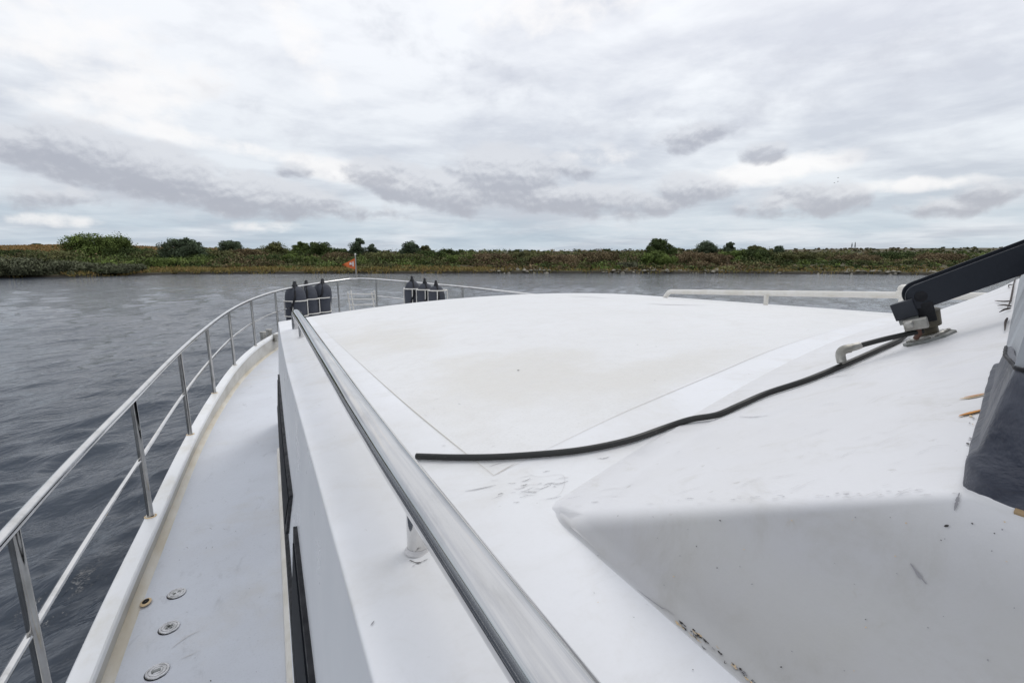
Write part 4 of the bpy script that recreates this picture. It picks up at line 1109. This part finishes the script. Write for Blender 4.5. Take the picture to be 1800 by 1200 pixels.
# mast arm -----------------------------------------------------------------------
pl = hit(1634, 596, BV, 0); p0, n0 = pl
F0 = (p0.x * SH + p0.y * CH)
print('plate', p0, F0)
arm = empty('folding_arm', tuple(p0)); tag(arm, 'black folding mast arm pivoting on a grey foot plate on the white roof', 'arm')
S = F0 / 1.85
def A_(px, py, F): return W(px, py, F) - p0
e0 = A_(1612, 521, F0); e1 = A_(1895, 417, F0 * .93)
u = (e1 - e0).normalized(); _vd = Vector((p0.x, p0.y, 0)).normalized(); _vd = Matrix.Rotation(R_(15), 3, 'Z') @ _vd; nrm = -_vd; nrm = (nrm - u * nrm.dot(u)).normalized(); w = nrm.cross(u).normalized()
if w.z < 0: w = -w
L = (e1 - e0).length * 1.6; pxm = F0 / 900
hw0 = 22 * pxm; th = 5 * pxm
def flange(off, name, dz=0):
    # rounded end plate outline in (u, w)
    out_ = [(L, -hw0 * 1.35), (L, hw0 * 1.0)]
    outl = []
    for k in range(13):
        a = R_(90 + 180 * k / 12); outl.append((hw0 * 1.0 * math.cos(a) * .95, hw0 * 1.0 * math.sin(a)))
    poly = [(L, hw0)] + outl + [(L, -hw0 * 1.25)]
    mb = MB(); n2 = len(poly)
    f = lambda q, o: e0 + u * (q[0] + dz * 1.6) + w * (q[1] + dz) + nrm * o
    A1 = [f(q, off) for q in poly]; A2 = [f(q, off - th) for q in poly]
    bm = bmesh.new(); v1 = [bm.verts.new(q) for q in A1]; v2 = [bm.verts.new(q) for q in A2]
    bm.faces.new(v1); bm.faces.new(v2[::-1])
    for i in range(n2): bm.faces.new((v1[i], v2[i], v2[(i + 1) % n2], v1[(i + 1) % n2]))
    bmesh.ops.bevel(bm, geom=bm.edges[:], offset=th * .25, segments=2, affect='EDGES')
    me = bpy.data.meshes.new(name); bmesh.ops.recalc_face_normals(bm, faces=bm.faces[:]); bm.to_mesh(me); bm.free(); me.materials.append(M['navy'])
    me.polygons.foreach_set('use_smooth', [True] * len(me.polygons)); me.set_sharp_from_angle(angle=R_(40))
    o = bpy.data.objects.new(name, me); COL.objects.link(o); o.parent = arm; return o
gapn = 26 * pxm
fl = flange(gapn / 2, 'side_plate'); fl2 = flange(-gapn / 2, 'side_plate', 3 * pxm)
mb = MB(); Mr = Matrix((u, nrm, w)).transposed().to_4x4()
mb.box(e0 + u * (L / 2 + hw0) + w * (hw0 * .55) - nrm * th * .5, L - hw0, gapn - th * 1.2, th, Mr, bev=th * .2); mb.build('web', M['navy'], arm)
# pivot bolts
def disc(c0, ax, r, t, m, name, parent, seg=20):
    z = ax.normalized(); x = z.cross(Vector((0, 0, 1))).normalized(); y = z.cross(x)
    Mx = Matrix((x, y, z)).transposed().to_4x4(); Mx.translation = c0
    return MB().lathe([(0.0005, t), (r * .8, t), (r, t * .7), (r, -t)], seg, Mx).build(name, m, parent)
disc(e0 + u * hw0 * .05 + nrm * gapn / 2, nrm, hw0 * .42, th * .5, M['rubber'], 'pivot_bolt', fl)
disc(e0 + u * 6.2 * hw0 * 1.35 + nrm * gapn / 2, nrm, hw0 * .36, th * .5, M['rubber'], 'pivot_bolt', fl)
# clevis block and swivel under the arm end
def obox(cpx, cpy, F, wx, wy, depth, rot, m, name, bev=1.5):
    """block whose face looks to the camera: size in photo px at distance F, turned by rot degrees"""
    c0 = A_(cpx, cpy, F); k = F / 900
    ax = Vector((p0.x, p0.y, 0)).normalized(); rt_ = Vector((ax.y, -ax.x, 0)); up_ = Vector((0, 0, 1)); wx *= .82
    a = R_(rot); X = rt_ * math.cos(a) + up_ * math.sin(a); Y = up_ * math.cos(a) - rt_ * math.sin(a)
    Mx = Matrix((X, Y, ax)).transposed().to_4x4()
    return MB().box(c0, wx * k, wy * k, depth * k, Mx, bev=bev * k).build(name, m, arm)
obox(1590, 544, F0 * .995, 40, 30, 34, 24, M['navy'], 'clevis_block')
obox(1598, 562, F0 * .99, 34, 11, 28, 20, M['plate'], 'spacer')
obox(1610, 569, F0 * .965, 42, 19, 26, 17, M['zinc'], 'hex_nut', 2.5)
obox(1598, 571, F0 * .95, 16, 13, 12, 17, M['zinc'], 'set_screw', 4)
# swivel column standing square on the foot plate
zc2 = n0.normalized(); xx = zc2.cross(Vector((0, 1, 0))).normalized(); yy = zc2.cross(xx)
MP = Matrix((xx, yy, zc2)).transposed().to_4x4()
tip_ = A_(1627, 545, F0 * 1.0)
mb = MB()
ax2 = tip_.normalized(); x2 = ax2.cross(Vector((0, 1, 0))).normalized(); y2 = ax2.cross(x2); MS = Matrix((x2, y2, ax2)).transposed().to_4x4()
HL = tip_.length
mb.lathe([(21 * pxm, 0), (21 * pxm, 8 * pxm), (15 * pxm, 10 * pxm), (14 * pxm, HL * .45), (20 * pxm, HL * .5), (20 * pxm, HL), (.001, HL)], 24, MS); mb.build('swivel', M['olive'], arm)
obox(1628, 548, F0 * .99, 30, 34, 26, 18, M['rubber'], 'fork')
mb = MB()
poly = [(math.cos(R_(22.5 + 45 * k)), math.sin(R_(22.5 + 45 * k))) for k in range(8)]
def plate(sc_, z0, z1, m, name, sx=1.0):
    f = lambda q, z, s: MP @ Vector((q[0] * s * 46 * pxm * sx, q[1] * s * 38 * pxm, z * pxm))
    rows = [[f(q, z0, sc_) for q in poly], [f(q, z1 - 1.2, sc_) for q in poly], [f(q, z1, sc_ * .96) for q in poly]]
    b = MB().grid(rows, 0, True); b.add([f(q, z1, sc_ * .96) for q in poly], [tuple(range(8))]); return b.build(name, m, arm)
plate(1.0, 0, 5, M['plate'], 'foot_plate'); plate(.72, 5.2, 9.5, M['zinc'], 'foot_plate')
for k in range(4):
    a = R_(45 + 90 * k); c0 = MP @ Vector((math.cos(a) * 33 * pxm, math.sin(a) * 27 * pxm, 4.8 * pxm))
    Mx = MP.copy(); Mx.translation = c0; MB().lathe([(5 * pxm, 0), (5 * pxm, 3 * pxm), (4 * pxm, 4 * pxm), (.0005, 4 * pxm)], 6, Mx).build('bolt', M['zinc'], arm)
MB().tube([A_(1613, 574, F0 * .97), A_(1616, 586, F0 * .97), A_(1610, 594, F0 * .98)], 4.5 * pxm, 10).build('rusty_pin', M['copper'], arm)
# short hose with its elbow fitting, hanging off the foot
sh = [A_(1622, 581, F0 * .97), A_(1590, 588, F0 * .975), A_(1550, 597, F0 * .98), A_(1505, 609, F0 * .985)]
so = MB().tube(catmull(sh, 6), 4.6 * pxm, 12).build('short_hose', M['hose'], arm)
el_ = MB().tube([A_(1512, 606.5, F0 * .985), A_(1506, 608.5, F0 * .985), A_(1492, 612, F0 * .985)], [6.5 * pxm, 7 * pxm, 7 * pxm], 8)
q = [A_(1494, 612, F0 * .985), A_(1485, 614, F0 * .985), A_(1479, 618, F0 * .985), A_(1477.5, 625, F0 * .985), A_(1480, 637, F0 * .98)]
el_.tube(catmull(q, 4), 7.8 * pxm, 12); el_.build('elbow_fitting', M['zinc'], arm, angle=30)

# windscreen and its canvas cover ---------------------------------------------------
ws_up = Vector((-.02, -.30, .52)).normalized()
# weathered vinyl panel standing on the brow, round the corner and aft
def brow(t): return Tp(t) + OFF
from mathutils import noise as mnoise
wl = [Vector((T0.x + .012, T0.y - .012 + q, T0.z - .006)) + OFF for q in np.linspace(-2.2, -.03, 24)] + [brow(t) + Vector((.002, -.005, -.006)) for t in np.linspace(.012, .97, 40)]
rows = [[b + Vector((.10 * h * (1 if i < 24 else .2), -.20 * h * (0 if i < 20 else min(1, (i - 20) / 8)), h)) for h in np.linspace(0, .62, 10)] for i, b in enumerate(wl)]
mb = MB(); mb.grid(rows); mb.grid([[r[-1], r[-1] + Vector((.25, -.5, .0))] for r in rows])
mb.build('windscreen', M['vinyl'], boat, angle=60)
cov = empty('canvas_cover', tuple(brow(0))); tag(cov, 'dark navy vinyl cover wrapped round the windscreen corner above the white roof', 'cover')
o0 = brow(0)
outline = [Vector((T0.x + .002, T0.y - .008 + q, T0.z)) + OFF for q in np.linspace(-.60, 0, 80)] + [brow(t) for t in np.linspace(.003, .15, 70)]
# soften the corner
for _ in range(2):
    outline = [outline[0]] + [(outline[i - 1] + outline[i] * 2 + outline[i + 1]) / 4 for i in range(1, len(outline) - 1)] + [outline[-1]]
rows = []; NN = len(outline)
for i, b in enumerate(outline):
    f = sstep((i - 76) / 8); outw = Vector((-1, -.1, 0)).lerp(Vector((-.33, .94, 0)), f).normalized()
    dd = (outline[min(i + 1, NN - 1)] - b).length
    g = max(0, (i - 80) / (NN - 81)); Hh = .086 * (1 - g) + .028 * g
    k = i * .0125; r = []
    for j in range(26):
        h = j / 25
        if h < .72:
            v = h / .72; zz = v * Hh - .004; inn = -.0015 if v < .26 else (-.0015 + .0045 * (v - .26) / .08 if v < .34 else .003 + (.012 - .007 * min(1, g * 2)) * (v - .34) / .66)
        else:
            v = (h - .72) / .28; zz = Hh - .004 + .002 * math.sin(v * 1.57); inn = .015 - .007 * min(1, g * 2) + v * .006
        wr_ = .0014 * mnoise.noise(Vector((k * 5, h * 2.2, 1.3))) + .0008 * mnoise.noise(Vector((k * 16 + h * 3, h * 5, 4)))
        p = b - outw * (inn - wr_ * min(1, h * 6)) + Vector((0, 0, zz + wr_ * .4))
        if f < .5 and h < .12: p += Vector((0, 0, -.001 * (1 - h / .12)))
        r.append(p - o0)
    rows.append(r)
mb = MB(); mb.grid(rows); cv = mb.build('drape', M['canvas'], cov, angle=80)
so_ = cv.modifiers.new('Solidify', 'SOLIDIFY'); so_.thickness = .003; so_.offset = -1
MB().tube([Vector(rows[i][18]) + Vector((0, 0, .001)) for i in range(60, NN)], .0014, 8).build('hem', M['rubber'], cov)
# worn wooden edge under the cover
mb = MB(); mb.tube([Vector((T0.x + .001, y, T0.z - .001)) + OFF for y in np.linspace(-.9, .125, 30)], .0024, 8); mb.build('sill_edge', M['tan'], boat)
# frayed lashing cords along the far edge of the cover
rs = random.Random(4)
mb = MB()
for (x0, y0, x1, y1, x2, y2) in ((1782, 505, 1779, 530, 1772, 545), (1779, 532, 1765, 534, 1750, 531), (1778, 541, 1768, 541, 1755, 540), (1777, 545, 1768, 549, 1758, 552), (1782, 502, 1775, 504, 1775, 508), (1772, 563, 1770, 572, 1768, 585), (1786, 492, 1784, 500, 1781, 520)):
    q3 = []
    for (x, y, l) in ((x0, y0, .004), (x1, y1, .006), (x2, y2, .004)):
        h = hit(x, y, BV, l)
        q3.append((h[0] if h else W(x, y, 1.5)) - o0)
    mb.tube(catmull(q3, 5), [.0006 + .0012 * math.sin(math.pi * min(1, .25 + .75 * k / 10)) for k in range(11)], 6)
mb.build('lashing', M['strand'], cov)

# ------------------------------------------------------------------ people and birds
def walker(px, ybase_F, m, lab, phase, hgt):
    F = ybase_F; Rr = (px - 900) / (913.) * F
    top = W(px, 437, F); Rr = top.x * CH - top.y * SH
    x, y, z = land_xyz(Rr, F); s = hgt / 1.75
    root = empty('person', (x, y, z), R_(40)); tag(root, lab, 'person')
    J = {'pel': (0, 0, .95), 'wa': (0, 0, 1.1), 'ch': (0, .02, 1.34), 'ne': (0, .03, 1.50), 'he': (0, .04, 1.60), 'to': (0, .04, 1.72),
         'hl': (-.10, 0, .90), 'kl': (-.10, .14 * phase, .50), 'al': (-.10, .10 * phase, .09), 'tl': (-.10, .10 * phase + .18, .04),
         'hr': (.10, 0, .90), 'kr': (.10, -.08 * phase, .50), 'ar': (.10, -.24 * phase, .12), 'tr': (.10, -.24 * phase + .16, .05),
         'sl': (-.19, .02, 1.42), 'el': (-.24, -.06 * phase, 1.14), 'wl': (-.24, .02 - .1 * phase, .88), 'fl': (-.24, .04 - .1 * phase, .78),
         'sr': (.19, .02, 1.42), 'er': (.24, .06 * phase, 1.14), 'wr': (.24, .02 + .14 * phase, .90), 'fr': (.24, .04 + .16 * phase, .80)}
    rd = {'pel': .15, 'wa': .14, 'ch': .16, 'ne': .06, 'he': .095, 'to': .07, 'hl': .10, 'kl': .065, 'al': .045, 'tl': .04, 'hr': .10, 'kr': .065, 'ar': .045, 'tr': .04,
          'sl': .075, 'el': .05, 'wl': .035, 'fl': .03, 'sr': .075, 'er': .05, 'wr': .035, 'fr': .03}
    E_ = [('pel', 'wa'), ('wa', 'ch'), ('ch', 'ne'), ('ne', 'he'), ('he', 'to'), ('pel', 'hl'), ('hl', 'kl'), ('kl', 'al'), ('al', 'tl'), ('pel', 'hr'), ('hr', 'kr'), ('kr', 'ar'), ('ar', 'tr'),
          ('ch', 'sl'), ('sl', 'el'), ('el', 'wl'), ('wl', 'fl'), ('ch', 'sr'), ('sr', 'er'), ('er', 'wr'), ('wr', 'fr')]
    K = list(J); me = bpy.data.meshes.new('body'); me.from_pydata([tuple(c2 * s for c2 in J[k]) for k in K], [(K.index(a), K.index(b)) for a, b in E_], [])
    o = bpy.data.objects.new('body', me); COL.objects.link(o); o.parent = root
    sm = o.modifiers.new('Skin', 'SKIN')
    for i, k in enumerate(K):
        me.skin_vertices[0].data[i].radius = (rd[k] * s, rd[k] * s * .8); me.skin_vertices[0].data[i].use_root = (k == 'pel')
    o.modifiers.new('Subsurf', 'SUBSURF').levels = 1; o.modifiers['Subsurf'].render_levels = 1
    me.materials.append(m)
    MB().lathe([(.001, 1.76 * s), (.07 * s, 1.745 * s), (.105 * s, 1.68 * s), (.108 * s, 1.62 * s), (.09 * s, 1.56 * s)], 12, Matrix.Translation((0, .02 * s, 0))).build('hair', M['hair'], root)
walker(1497, 146, M['cloth1'], 'left, smaller of two walkers in dark clothes on the skyline', 1, 1.66)
walker(1502.5, 146, M['cloth2'], 'right, taller of two walkers in black clothes on the skyline', -1, 1.84)
def bird(px, py, F, up, rz, lab):
    c0 = W(px, py, F); root = empty('seabird', tuple(c0), rz); tag(root, lab, 'bird', 'seabirds in flight')
    MB().lathe([(.001, -.26), (.03, -.20), (.06, -.05), (.065, .05), (.045, .16), (.038, .20), (.032, .25), (.008, .29), (.001, .33)], 10, Matrix.Rotation(R_(90), 4, 'X')).build('body', M['bird'], root)
    for s in (-1, 1):
        rows = []
        for (x, h, ch_, yo) in ((.03, .02, .20, 0), (.22, .10 * up, .19, .05), (.42, .15 * up, .14, .02), (.62, .08 * up, .04, -.10)):
            rows.append([(s * x, yo + ch_ / 2, h), (s * x, yo, h + .012), (s * x, yo - ch_ / 2, h)])
        mb = MB(); mb.grid(rows); mb.build('wing', M['bird'], root)
bird(1473, 313, 190, 1.4, 1.2, 'top of the three seabirds flying over the right bank')
bird(1473, 319, 180, -.6, .8, 'middle of the three seabirds, just under the top one')
bird(1466.5, 321.5, 185, .5, 1.0, 'lowest and leftmost of the three seabirds over the right bank')
